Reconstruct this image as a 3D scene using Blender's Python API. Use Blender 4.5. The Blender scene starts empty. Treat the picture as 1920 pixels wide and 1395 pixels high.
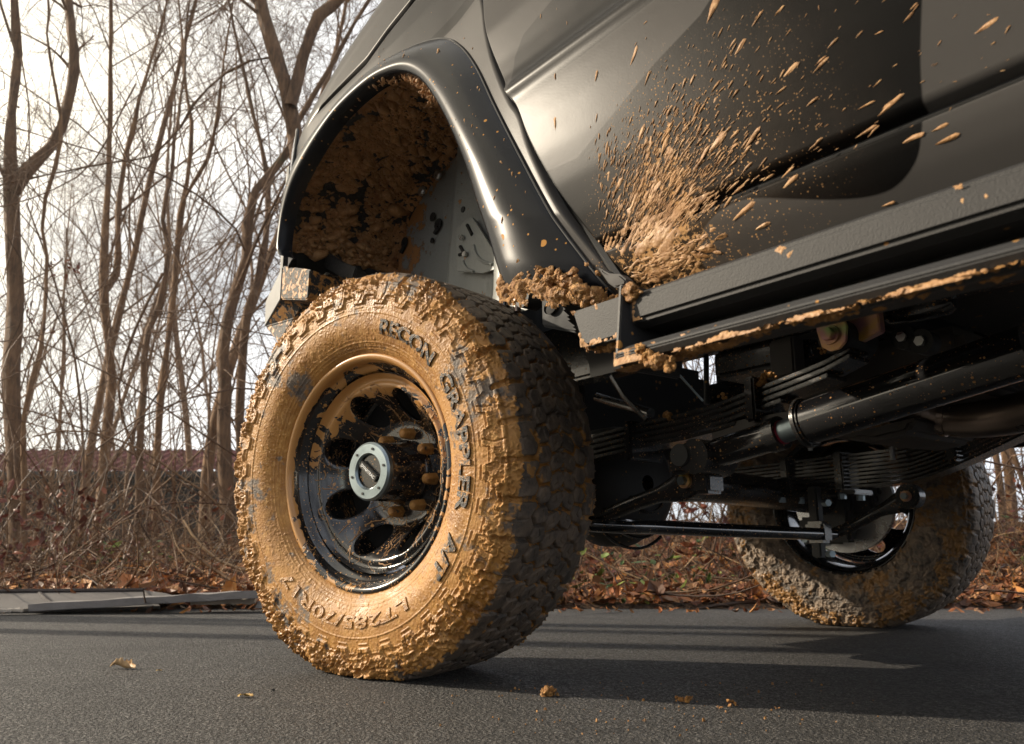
import bpy, bmesh, math, random
import numpy as np
from mathutils import Vector, Matrix, geometry
PI = math.pi
rng = np.random.default_rng(7)
S = bpy.context.scene
COL = S.collection
# ------------------------------------------------------------------ camera, light, exposure
FOC, PITCH, CAMH = 1520.5, 0.2194, 0.2347
cam = bpy.data.objects.new('camera', bpy.data.cameras.new('camera')); COL.objects.link(cam)
cam.location = (0, 0, CAMH); cam.rotation_euler = (PI/2 + PITCH, 0, 0)
cam.data.sensor_width = 36; cam.data.lens = FOC/1920*36
cam.data.clip_start = 0.05; cam.data.clip_end = 3000
cam.data.dof.use_dof = True; cam.data.dof.focus_distance = 1.55; cam.data.dof.aperture_fstop = 8.0
S.camera = cam
SUN = Vector((-0.88, 0.20, 0.40)).normalized()          # direction towards the sun
SUN_EL = math.asin(SUN.z); SUN_AZ = math.atan2(SUN.x, SUN.y)
w = bpy.data.worlds.new('World'); S.world = w; w.use_nodes = True
def world():
    nt = w.node_tree; N = nt.nodes; L = nt.links
    bg = N['Background']; bg.inputs['Strength'].default_value = 0.067
    sky = N.new('ShaderNodeTexSky'); sky.sky_type = 'NISHITA'; sky.sun_disc = False
    sky.sun_elevation = SUN_EL; sky.sun_rotation = SUN_AZ; sky.dust_density = 1.2; sky.air_density = 1.0
    tc = N.new('ShaderNodeTexCoord')
    nz = N.new('ShaderNodeTexNoise'); nz.inputs['Scale'].default_value = 2.2; nz.inputs['Detail'].default_value = 6; nz.inputs['Roughness'].default_value = .55
    mp = N.new('ShaderNodeMapping'); mp.inputs['Scale'].default_value = (1, 1, 2.6)
    L.new(tc.outputs['Generated'], mp.inputs['Vector']); L.new(mp.outputs['Vector'], nz.inputs['Vector'])
    cr = N.new('ShaderNodeMapRange'); cr.inputs['From Min'].default_value = .34; cr.inputs['From Max'].default_value = .62
    cr.inputs['To Min'].default_value = .45; cr.inputs['To Max'].default_value = 1.0
    L.new(nz.outputs['Fac'], cr.inputs['Value'])
    # thin cloud is brighter towards the sun
    dot = N.new('ShaderNodeVectorMath'); dot.operation = 'DOT_PRODUCT'; dot.inputs[1].default_value = SUN
    L.new(tc.outputs['Generated'], dot.inputs[0])
    mr = N.new('ShaderNodeMapRange'); mr.inputs['From Min'].default_value = .46; mr.inputs['From Max'].default_value = .86
    mr.inputs['To Min'].default_value = 0; mr.inputs['To Max'].default_value = 1; L.new(dot.outputs['Value'], mr.inputs['Value'])
    cc = N.new('ShaderNodeMix'); cc.data_type = 'RGBA'
    cc.inputs['A'].default_value = (13.6, 14.3, 15.6, 1); cc.inputs['B'].default_value = (26, 23.2, 18.0, 1)
    L.new(mr.outputs['Result'], cc.inputs['Factor'])
    mx = N.new('ShaderNodeMix'); mx.data_type = 'RGBA'
    L.new(cr.outputs['Result'], mx.inputs['Factor']); L.new(sky.outputs['Color'], mx.inputs['A']); L.new(cc.outputs['Result'], mx.inputs['B'])
    L.new(mx.outputs['Result'], bg.inputs['Color'])
world()
sl = bpy.data.lights.new('sun', 'SUN'); sl.energy = 5.0; sl.angle = math.radians(.5); sl.color = (1, .87, .69)
sun = bpy.data.objects.new('sun', sl); COL.objects.link(sun)
sun.rotation_euler = SUN.to_track_quat('Z', 'Y').to_euler(); sun.location = SUN*30
S.view_settings.view_transform = 'Standard'; S.view_settings.look = 'None'; S.view_settings.gamma = 1
S.view_settings.use_curve_mapping = False; S.view_settings.exposure = 0.5
S.cycles.max_bounces = 6; S.cycles.transparent_max_bounces = 6
# ------------------------------------------------------------------ frames
TO = np.array([-.2354, 1.7393, 0.]); YAW = .6579         # vehicle: +x forward, +y its left side, z up
AX = np.stack([[-math.sin(YAW), math.cos(YAW), 0], [-math.cos(YAW), -math.sin(YAW), 0], [0, 0, 1.]])
CW = np.array([0, 0, CAMH]); CL = AX@(CW-TO)
cp, sp = math.cos(PITCH), math.sin(PITCH)
def rayw(px, py):
    X = (px-960)/FOC; U = -(py-697.5)/FOC
    return np.array([X, cp-U*sp, sp+U*cp])
def at(px, py, y=None, x=None, z=None):                  # measured picture point -> vehicle frame, on a plane of known depth
    d = AX@rayw(px, py)
    k = (y-CL[1])/d[1] if y is not None else ((x-CL[0])/d[0] if x is not None else (z-CL[2])/d[2])
    return CL+d*k
def atw(px, py, Y=None, z=None):                         # the same in the world frame
    d = rayw(px, py); k = Y/d[1] if Y is not None else (z-CAMH)/d[2]
    return CW+d*k
def tow(P): return np.asarray(P)@AX+TO
# ------------------------------------------------------------------ numpy noise
_pt = np.random.default_rng(3).permutation(256); _pt = np.concatenate([_pt, _pt, _pt])
_gr = np.array([[1,1,0],[-1,1,0],[1,-1,0],[-1,-1,0],[1,0,1],[-1,0,1],[1,0,-1],[-1,0,-1],[0,1,1],[0,-1,1],[0,1,-1],[0,-1,-1],[1,1,0],[-1,1,0],[0,-1,1],[0,-1,-1]], np.float32)
def pn(P, sc=1., seed=0):
    P = np.asarray(P, np.float32)*sc+seed*17.13; I = np.floor(P).astype(np.int32); f = P-I; I &= 255
    u = f*f*f*(f*(f*6-15)+10); out = 0
    for dx in (0, 1):
        for dy in (0, 1):
            for dz in (0, 1):
                h = _pt[_pt[_pt[(I[..., 0]+dx) & 255]+((I[..., 1]+dy) & 255)]+((I[..., 2]+dz) & 255)] & 15
                g = _gr[h]; v = g[..., 0]*(f[..., 0]-dx)+g[..., 1]*(f[..., 1]-dy)+g[..., 2]*(f[..., 2]-dz)
                wx = u[..., 0] if dx else 1-u[..., 0]; wy = u[..., 1] if dy else 1-u[..., 1]; wz = u[..., 2] if dz else 1-u[..., 2]
                out = out+v*wx*wy*wz
    return out
def fbm(P, sc, oct=4, seed=0, ridge=False):
    o = 0; a = 1.; t = 0
    for k in range(oct):
        n = pn(P, sc*2**k, seed+k)
        o = o+a*((1-2*np.abs(n)) if ridge else n); t += a; a *= .55
    return o/t
def ss(a, b, x):
    t = np.clip((x-a)/(b-a), 0, 1); return t*t*(3-2*t)
# ------------------------------------------------------------------ mesh helpers
def mesh(name, V, faces, mats, smooth=True, midx=None, attrs=None):
    me = bpy.data.meshes.new(name); V = np.asarray(V, np.float32).reshape(-1, 3)
    if not isinstance(faces, (list, tuple)) or (len(faces) and not hasattr(faces[0], 'ndim')):
        faces = [np.asarray(faces)]
    faces = [np.asarray(f, np.int32) for f in faces if len(f)]
    me.vertices.add(len(V)); me.vertices.foreach_set('co', V.ravel())
    nl = sum(f.size for f in faces); nf = sum(len(f) for f in faces)
    me.loops.add(nl); me.loops.foreach_set('vertex_index', np.concatenate([f.ravel() for f in faces]))
    cnt = np.concatenate([np.full(len(f), f.shape[1]) for f in faces])
    me.polygons.add(nf); me.polygons.foreach_set('loop_start', np.concatenate([[0], np.cumsum(cnt)[:-1]]).astype(np.int32))
    me.polygons.foreach_set('loop_total', cnt.astype(np.int32))
    me.polygons.foreach_set('use_smooth', np.full(nf, smooth))
    for m in (mats if isinstance(mats, (list, tuple)) else [mats]): me.materials.append(m)
    if midx is not None: me.polygons.foreach_set('material_index', np.asarray(midx, np.int32))
    me.update(calc_edges=True)
    for k, (dom, a) in (attrs or {}).items():
        at_ = me.attributes.new(k, 'FLOAT', dom); at_.data.foreach_set('value', np.asarray(a, np.float32).ravel())
    return me
def link(name, me, parent=None, loc=None):
    o = bpy.data.objects.new(name, me); COL.objects.link(o)
    if parent: o.parent = parent
    if loc is not None: o.location = loc
    return o
def ob(name, V, F, m, parent=None, **k): return link(name, mesh(name, V, F, m, **k), parent)
def tag(o, label=None, cat=None, group=None, kind=None):
    for k, v in (('label', label), ('category', cat), ('group', group), ('kind', kind)):
        if v: o[k] = v
    return o
def empty(name, loc=(0, 0, 0), parent=None, M=None):
    o = bpy.data.objects.new(name, None); COL.objects.link(o); o.empty_display_size = .1
    if parent: o.parent = parent
    if M is not None: o.matrix_local = M
    else: o.location = loc
    return o
def gridf(n, m, cu=False, cv=False):
    i = np.arange(n if cu else n-1)[:, None]; j = np.arange(m if cv else m-1)[None]
    i2 = (i+1) % n; j2 = (j+1) % m
    return np.stack([i*m+j, i2*m+j, i2*m+j2, i*m+j2], -1).reshape(-1, 4)
class MB:
    def __init__(s): s.v = []; s.f = {3: [], 4: []}; s.n = 0
    def add(s, V, *F):
        V = np.asarray(V, float).reshape(-1, 3); s.v.append(V)
        for f in F:
            f = np.asarray(f, int)
            if len(f): s.f[f.shape[1]].append(f+s.n)
        s.n += len(V); return s
    def box(s, c, d, M=None):
        c = np.asarray(c, float); d = np.asarray(d, float)/2
        V = np.array([[x, y, z] for x in (-1, 1) for y in (-1, 1) for z in (-1, 1)])*d
        if M is not None: V = V@np.asarray(M).T
        return s.add(V+c, [[0, 1, 3, 2], [4, 6, 7, 5], [0, 4, 5, 1], [2, 3, 7, 6], [0, 2, 6, 4], [1, 5, 7, 3]])
    def tube(s, P, r, n=10, caps=True):
        P = np.asarray(P, float); k = len(P); r = np.broadcast_to(np.asarray(r, float), (k,))
        T = np.gradient(P, axis=0); T /= np.linalg.norm(T, axis=1)[:, None]+1e-12
        ref = np.array([0, 0, 1.]) if abs(T[:, 2]).mean() < .8 else np.array([1., 0, 0])
        A = np.cross(T, ref); A /= np.linalg.norm(A, axis=1)[:, None]+1e-12; B = np.cross(T, A)
        a = np.linspace(0, 2*PI, n, endpoint=False)
        V = P[:, None]+r[:, None, None]*(np.cos(a)[None, :, None]*A[:, None]+np.sin(a)[None, :, None]*B[:, None])
        F = gridf(k, n, cv=True); V = V.reshape(-1, 3); C = []
        if caps:
            V = np.concatenate([V, P[:1], P[-1:]]); i = np.arange(n); j = (i+1) % n
            C = np.concatenate([np.stack([j, i, np.full(n, k*n)], 1), np.stack([i+(k-1)*n, j+(k-1)*n, np.full(n, k*n+1)], 1)])
        return s.add(V, F, C)
    def cyl(s, a, b, r, n=16, r2=None): return s.tube([a, b], [r, r if r2 is None else r2], n)
    def prism(s, poly, a, b):           # poly: (k,3) ring at a; extruded by vector b-a
        poly = np.asarray(poly, float); k = len(poly); d = np.asarray(b, float)-np.asarray(a, float)
        V = np.concatenate([poly, poly+d, [poly.mean(0)], [poly.mean(0)+d]]); i = np.arange(k); j = (i+1) % k
        return s.add(V, np.stack([i, j, j+k, i+k], 1), np.concatenate([np.stack([j, i, np.full(k, 2*k)], 1), np.stack([i+k, j+k, np.full(k, 2*k+1)], 1)]))
    def lathe(s, prof, n=64, axis='y', c=(0, 0, 0), closed=False):   # prof: (offset, radius)
        prof = np.asarray(prof, float); a = np.linspace(0, 2*PI, n, endpoint=False)
        o = np.repeat(prof[None, :, 0], n, 0); r = prof[None, :, 1]
        x = r*np.sin(a)[:, None]; z = r*np.cos(a)[:, None]
        V = np.stack([x, -o, z], -1) if axis == 'y' else (np.stack([o, x, z], -1) if axis == 'x' else np.stack([x, z, o], -1))
        return s.add(V.reshape(-1, 3)+np.asarray(c), gridf(n, len(prof), cu=True, cv=closed))
    def build(s, name, m, parent=None, smooth=True, bev=0):
        o = ob(name, np.concatenate(s.v), [np.concatenate(f) for f in s.f.values() if f], m, parent, smooth=smooth)
        me = o.data
        bm = bmesh.new(); bm.from_mesh(me); bmesh.ops.recalc_face_normals(bm, faces=bm.faces)
        if bev: bmesh.ops.bevel(bm, geom=[e for e in bm.edges if len(e.link_faces) == 2 and e.calc_face_angle(0) > .6], offset=bev, segments=2, affect='EDGES', clamp_overlap=True)
        bm.to_mesh(me); bm.free()
        if smooth: me.polygons.foreach_set('use_smooth', [True]*len(me.polygons)); me.set_sharp_from_angle(angle=.7)
        return o
def spline(P, n):
    P = np.asarray(P, float); t = np.r_[0, np.cumsum(np.linalg.norm(np.diff(P, axis=0), axis=1))]
    Q = np.concatenate([2*P[:1]-P[1:2], P, 2*P[-1:]-P[-2:-1]]); u = np.linspace(0, t[-1], n)
    i = np.clip(np.searchsorted(t, u, 'right')-1, 0, len(P)-2); f = ((u-t[i])/(t[i+1]-t[i]))[:, None]
    a, b, c, d = Q[i], Q[i+1], Q[i+2], Q[i+3]
    return .5*((2*b)+(c-a)*f+(2*a-5*b+4*c-d)*f*f+(3*b-a-3*c+d)*f**3)
def tubes(P, R, sides):                 # many branches at once: P (k,n,3), R (k,n)
    k, n, _ = P.shape
    T = np.gradient(P, axis=1); T /= np.linalg.norm(T, axis=2, keepdims=True)+1e-9
    ref = np.where(np.abs(T[:, :1, 2:3]) > .75, np.array([1., .2, 0]), np.array([.1, .1, 1.]))
    A = np.cross(T, ref); A /= np.linalg.norm(A, axis=2, keepdims=True)+1e-9; B = np.cross(T, A)
    a = np.linspace(0, 2*PI, sides, endpoint=False)
    V = P[:, :, None]+R[:, :, None, None]*(np.cos(a)[:, None]*A[:, :, None]+np.sin(a)[:, None]*B[:, :, None])
    F = gridf(n, sides, cv=True); F = (F[None]+(np.arange(k)*n*sides)[:, None, None]).reshape(-1, 4)
    return V.reshape(-1, 3), F
def batch(tV, tF, k, X, Y, Z, P):       # template copied k times with axes X,Y,Z (k,3) already scaled
    V = tV[None, :, 0:1]*X[:, None]+tV[None, :, 1:2]*Y[:, None]+tV[None, :, 2:3]*Z[:, None]+P[:, None]
    n = len(tV); return V.reshape(-1, 3), [(np.asarray(f)[None]+(np.arange(k)*n)[:, None, None]).reshape(-1, np.asarray(f).shape[1]) for f in tF]
_a = np.linspace(0, 2*PI, 8, endpoint=False)
_i = np.arange(8); _j = (_i+1) % 8
# teardrop lens of mud: head at +x, tail at -x
_tear = np.stack([np.cos(_a)*.5, np.sin(_a)*.5*(.62+.38*np.cos(_a)), np.full(8, -.25)], 1)
TEAR_V = np.concatenate([_tear, _tear*[.72, .72, 0]+[.03, 0, .75], [[.12, 0, 1.]]])
TEAR_F = [np.stack([_i, _j, _j+8, _i+8], 1), np.stack([_i+8, _j+8, np.full(8, 16)], 1)]
def splats(P, N, T, Ln, Wd, H):
    k = len(P); N = N/np.linalg.norm(N, axis=1)[:, None]; T = T-N*(T*N).sum(1)[:, None]; T /= np.linalg.norm(T, axis=1)[:, None]+1e-9
    B = np.cross(N, T); V, F = batch(TEAR_V, TEAR_F, k, T*Ln[:, None], B*Wd[:, None], N*H[:, None], P)
    V = V+np.stack([pn(V, 260, s) for s in (1, 2, 3)], -1)*np.repeat(Wd*.22, len(TEAR_V))[:, None]
    return V, F
# ------------------------------------------------------------------ materials
class NM:
    def __init__(s, name):
        s.m = bpy.data.materials.new(name); s.m.use_nodes = True; s.t = s.m.node_tree; s.b = s.t.nodes['Principled BSDF']
    def n(s, typ, **k):
        x = s.t.nodes.new('ShaderNode'+typ)
        for a, v in k.items():
            if a.startswith('i_'):
                key = a[2:].replace('_', ' ')
                x.inputs[int(key) if key.isdigit() else key].default_value = v
            else: setattr(x, a, v)
        return x
    def l(s, a, b): s.t.links.new(a, b)
    def set(s, **k):
        for a, v in k.items(): s.b.inputs[a.replace('_', ' ')].default_value = v
        return s
    def coord(s, kind='Object'):
        return s.n('TexCoord').outputs[kind]
    def noise(s, sc, det=4, rough=.55, vec=None, dist=0):
        x = s.n('TexNoise', i_Scale=sc, i_Detail=det, i_Roughness=rough, i_Distortion=dist)
        s.l(vec if vec is not None else s.coord(), x.inputs['Vector']); return x.outputs['Fac']
    def vor(s, sc, feat='F1', vec=None, out='Distance'):
        x = s.n('TexVoronoi', i_Scale=sc, feature=feat); s.l(vec if vec is not None else s.coord(), x.inputs['Vector']); return x.outputs[out]
    def rng(s, v, a, b, c=0, d=1, smooth=False):
        x = s.n('MapRange'); x.interpolation_type = 'SMOOTHSTEP' if smooth else 'LINEAR'
        s.l(v, x.inputs['Value']); x.inputs['From Min'].default_value = a; x.inputs['From Max'].default_value = b
        x.inputs['To Min'].default_value = c; x.inputs['To Max'].default_value = d; return x.outputs['Result']
    def math(s, op, a, b=None, c=None):
        x = s.n('Math', operation=op)
        for i, v in enumerate((a, b, c)):
            if v is None: continue
            if isinstance(v, (int, float)): x.inputs[i].default_value = v
            else: s.l(v, x.inputs[i])
        return x.outputs[0]
    def mix(s, f, a, b):
        x = s.n('Mix', data_type='RGBA')
        for key, v in (('Factor', f), ('A', a), ('B', b)):
            if isinstance(v, (int, float)): x.inputs[key].default_value = v
            elif isinstance(v, tuple): x.inputs[key].default_value = (*v, 1)
            else: s.l(v, x.inputs[key])
        return x.outputs['Result']
    def mixf(s, f, a, b):
        x = s.n('Mix', data_type='FLOAT')
        for key, v in (('Factor', f), ('A', a), ('B', b)):
            if isinstance(v, (int, float)): x.inputs[key].default_value = v
            else: s.l(v, x.inputs[key])
        return x.outputs['Result']
    def attr(s, name): return s.n('Attribute', attribute_name=name).outputs['Fac']
    def out(s, col=None, rough=None, bump=None, dist=.002, strength=1., metal=None):
        if col is not None: s.l(col, s.b.inputs['Base Color'])
        if rough is not None:
            if isinstance(rough, (int, float)): s.b.inputs['Roughness'].default_value = rough
            else: s.l(rough, s.b.inputs['Roughness'])
        if metal is not None: s.l(metal, s.b.inputs['Metallic'])
        if bump is not None:
            x = s.n('Bump', i_Distance=dist, i_Strength=strength); s.l(bump, x.inputs['Height']); s.l(x.outputs['Normal'], s.b.inputs['Normal'])
        return s.m
def plain(name, c, r=.5, metal=0, nsc=40, var=.25, bsc=None, bd=.0005, coat=0):
    q = NM(name); n = q.noise(nsc); c = np.array(c)
    q.set(Metallic=metal, Coat_Weight=coat)
    return q.out(q.mix(n, tuple(c*(1-var)), tuple(c*(1+var))), q.rng(q.noise(nsc*.6), .3, .7, max(.03, r-.1), r+.1), q.noise(bsc) if bsc else None, bd)
def speck(q, dens, sc):                 # little dried specks of mud spattered over a surface
    v = q.n('TexVoronoi', i_Scale=sc); q.l(q.coord(), v.inputs['Vector'])
    pick = q.n('SeparateColor'); q.l(v.outputs['Color'], pick.inputs[0])
    r = q.rng(pick.outputs[0], 1-dens, 1, 0, .42)
    return q.math('LESS_THAN', v.outputs['Distance'], r)
MUD_A, MUD_B, MUD_C = (.23, .096, .018), (.40, .188, .038), (.48, .26, .075)
def mudcol(q, sc=30):
    a = q.mix(q.rng(q.noise(sc, 5), .3, .7), MUD_A, MUD_B)
    return q.mix(q.rng(q.noise(sc*4, 3), .52, .75), a, MUD_C)
def mk_mud(name, rough=.38, bsc=220, bd=.0025):
    q = NM(name); q.set(Specular_IOR_Level=.6)
    return q.out(mudcol(q), q.rng(q.noise(18), .3, .7, rough-.12, rough+.18), q.math('ADD', q.noise(bsc, 5), q.math('MULTIPLY', q.noise(bsc*.3, 4), 1.6)), bd)
def dirty(name, c, r, dens=.12, sc=120, metal=0, coat=0, bsc=None, patch=None, bd=.0006, spec=.5):
    q = NM(name); q.set(Coat_Weight=coat, Coat_Roughness=.1, Specular_IOR_Level=spec)
    f = speck(q, dens, sc)
    f = q.math('MAXIMUM', f, speck(q, dens*.6, sc*2.3))
    if patch: f = q.math('MAXIMUM', f, q.rng(q.noise(patch[0], 6, .65), patch[1], patch[1]+.03))
    base = q.mix(q.noise(25), tuple(np.array(c)*.8), tuple(np.array(c)*1.2))
    b = q.math('MULTIPLY', f, 1.)
    if bsc: b = q.math('ADD', b, q.math('MULTIPLY', q.noise(bsc), .8))
    return q.out(q.mix(f, base, mudcol(q)), q.mixf(f, r, .6), b, bd, metal=q.math('MULTIPLY', q.math('SUBTRACT', 1., f), metal))
M = {}
M['mud'] = mk_mud('wet_mud'); M['clod'] = mk_mud('mud_clod', .6, 130, .012)
MUD_S = (MUD_A, MUD_B, MUD_C); MUD_A, MUD_B, MUD_C = (.25, .115, .033), (.39, .205, .073), (.48, .29, .125)
M['mudtan'] = mk_mud('dried_tan_mud', .6, 300, .0008); MUD_A, MUD_B, MUD_C = MUD_S
M['mudflat'] = mk_mud('dried_mud', .55, 300, .0012)
def mk_tyre(name, amount, dull=0.):
    q = NM(name); m = q.attr('mud'); n = q.noise(90, 5, .6)
    f = q.rng(q.math('ADD', m, q.math('MULTIPLY', q.math('SUBTRACT', n, .5), .8)), .40, .60, 0, 1, True)
    dust = q.rng(q.noise(30, 6, .7), .36, .72, .08, amount)
    rub = q.mix(dust, (.038, .035, .033), (.30, .215, .145))
    mc = q.mix(q.rng(q.noise(6, 4, .6), .42, .62, 0, .65), mudcol(q, 22), (.43, .225, .07)); mc = q.mix(q.rng(q.noise(9, 5, .65), .56, .68, 0, .7), mc, (.16, .068, .018)); mc = q.mix(dull, mc, (.17, .098, .042))
    q.set(Specular_IOR_Level=.36)
    bump = q.math('ADD', q.math('MULTIPLY', q.noise(330, 4, .6), .5), q.math('ADD', q.math('MULTIPLY', q.noise(110, 4), .5), q.math('MULTIPLY', speck(q, .22, 230), .8)))
    return q.out(q.mix(f, rub, mc), q.mixf(f, .55, q.rng(q.noise(11, 4), .35, .65, .33, .68)), bump, .0012)
M['tyre'] = mk_tyre('muddy_tyre_rubber', .75)
def mk_letter():
    q = NM('lettering_rubber'); f = q.rng(q.noise(75, 6, .7), .5, .6)
    return q.out(q.mix(f, (.012, .011, .01), MUD_B), q.mixf(f, .45, .4), q.noise(260, 4), .001)
M['letter'] = mk_letter()
def mk_rim():
    q = NM('black_wheel_paint'); q.set(Coat_Weight=.5, Coat_Roughness=.12, Specular_IOR_Level=.5)
    o = q.coord(); sx = q.n('SeparateXYZ'); q.l(o, sx.inputs[0])
    up = q.attr('lipmud')
    nn = q.noise(17, 5, .6, dist=1.2)
    f = q.rng(q.math('ADD', q.math('MULTIPLY', up, .42), nn), .685, .697)
    st = q.n('Mapping', i_Scale=(1, 1, .35), i_Rotation=(0, .5, 0)); q.l(o, st.inputs['Vector'])
    runs = q.math('MULTIPLY', q.rng(q.math('ABSOLUTE', q.math('SUBTRACT', q.noise(42, 2, .5, st.outputs[0], 1.4), .5)), .010, .016, 1, 0), q.rng(q.noise(14, 2), .56, .6))
    f = q.math('MAXIMUM', f, q.math('MAXIMUM', speck(q, .42, 210), q.math('MAXIMUM', speck(q, .13, 95), runs)))
    return q.out(q.mix(f, (.007, .0072, .008), (.42, .20, .05)), q.mixf(f, .2, .42), f, .0012)
M['rim'] = mk_rim()
def mk_camo_sheen():
    q = NM('camouflage_vinyl_sheen'); c = q.attr('camo_sheen')          # signed distance to the edge of the light shapes, and of the mid-grey ones
    d = q.attr('camo_sheen_mid')
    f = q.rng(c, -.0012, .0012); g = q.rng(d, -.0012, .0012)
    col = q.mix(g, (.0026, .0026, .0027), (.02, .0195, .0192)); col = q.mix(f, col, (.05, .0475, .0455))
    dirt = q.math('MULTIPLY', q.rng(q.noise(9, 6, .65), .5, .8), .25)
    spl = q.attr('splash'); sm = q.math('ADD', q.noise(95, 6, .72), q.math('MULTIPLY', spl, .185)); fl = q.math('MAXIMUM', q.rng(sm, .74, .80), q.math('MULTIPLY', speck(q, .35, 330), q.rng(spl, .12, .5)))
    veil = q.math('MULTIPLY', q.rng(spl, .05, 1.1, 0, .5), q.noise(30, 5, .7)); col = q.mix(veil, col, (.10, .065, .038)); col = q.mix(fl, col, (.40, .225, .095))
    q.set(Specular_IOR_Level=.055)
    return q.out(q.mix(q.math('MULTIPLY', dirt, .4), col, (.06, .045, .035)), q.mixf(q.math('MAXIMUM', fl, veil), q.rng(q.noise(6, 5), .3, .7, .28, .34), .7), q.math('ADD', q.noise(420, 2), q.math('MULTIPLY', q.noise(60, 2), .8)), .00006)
M['camo_sheen'] = mk_camo_sheen()
def mk_flare():
    q = NM('satin_black_flare'); q.set(Specular_IOR_Level=.14)
    f = q.math('MAXIMUM', speck(q, .03, 60), speck(q, .05, 170))
    return q.out(q.mix(f, (.006, .0068, .0088), MUD_B), q.mixf(f, .24, .6), f, .0008)
M['flare'] = mk_flare()
def mk_liner():
    q = NM('muddy_liner_plastic'); f = q.rng(q.math('ADD', q.attr('mud'), q.math('MULTIPLY', q.math('SUBTRACT', q.noise(70, 5, .6), .5), .5)), .45, .55)
    a = q.mix(q.rng(q.noise(14, 5), .35, .65), (.24, .10, .030), (.48, .25, .09)); a = q.mix(q.rng(q.noise(55, 4), .55, .75), a, (.45, .26, .11))
    return q.out(q.mix(f, (.011, .011, .011), a), .62, q.math('ADD', q.noise(60, 6, .65), q.noise(200, 4)), .006)
M['liner'] = mk_liner()
def mk_apron():
    q = NM('grey_primer_apron'); n = q.noise(13, 7, .68); o = q.coord(); sx = q.n('SeparateXYZ'); q.l(o, sx.inputs[0])
    b = q.rng(sx.outputs[0], .14, .46, -.10, .16)
    f = q.rng(q.math('ADD', n, b), .6, .63); f2 = q.rng(q.noise(40, 4, .6), .66, .69)
    f = q.math('MAXIMUM', f, f2)
    return q.out(q.mix(f, (.21, .22, .207), (.33, .15, .045)), q.mixf(f, .45, .7), q.math('ADD', f, q.math('MULTIPLY', q.noise(120), .6)), .002)
M['apron'] = mk_apron()
M['steel'] = dirty('textured_step_steel', (.024, .0235, .0235), .6, .04, 45, bsc=500, patch=(10, .72), spec=.3)
M['slider'] = dirty('black_step_steel', (.022, .0215, .0215), .55, .05, 60, bsc=500, patch=(13, .66), spec=.4)
M['bumper'] = dirty('grey_bumper_steel', (.16, .16, .155), .5, .02, 50, bsc=400)
M['bumperdark'] = dirty('muddy_bumper_steel', (.008, .008, .008), .7, .3, 90, patch=(42, .5), bsc=60, bd=.003)
M['blk'] = dirty('black_chassis_paint', (.018, .0175, .0175), .24, .22, 190, coat=.4, bsc=160, patch=(16, .68))
M['gloss'] = dirty('gloss_black_paint', (.006, .006, .007), .14, .16, 190, coat=1)
M['under'] = dirty('dark_underbody', (.013, .0125, .012), .6, .06, 80, bsc=60)
M['floor'] = dirty('underbody_floor', (.055, .047, .04), .6, .05, 60, bsc=30)
M['exh'] = plain('heat_tinted_steel', (.24, .19, .16), .3, .9, 14, .3)
M['alu'] = plain('bare_aluminium', (.5, .5, .49), .3, .9, 30, .2)
M['zinc'] = plain('zinc_plate', (.24, .29, .31), .36, .9, 20, .3)
M['black'] = plain('matt_black', (.008, .008, .008), .6)
M['void'] = plain('dark_opening', (.004, .004, .004), .8)
M['red'] = plain('red_paint_mark', (.3, .015, .04), .4)
M['white'] = plain('white_print', (.7, .7, .68), .5)
def mk_gold():
    q = NM('yellow_zinc_plate'); q.set(Metallic=.35)
    c = q.mix(q.rng(q.noise(22, 3), .35, .65), (.62, .36, .07), (.50, .25, .28)); c = q.mix(q.rng(q.noise(15, 2), .55, .7), c, (.30, .45, .14))
    return q.out(c, .34, q.noise(90), .0004)
M['gold'] = mk_gold()
def mk_glass():
    q = NM('headlight_lens'); q.set(Base_Color=(.5, .55, .62, 1), Roughness=.08, Coat_Weight=1, Metallic=.3); return q.m
M['lens'] = mk_glass()
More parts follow.
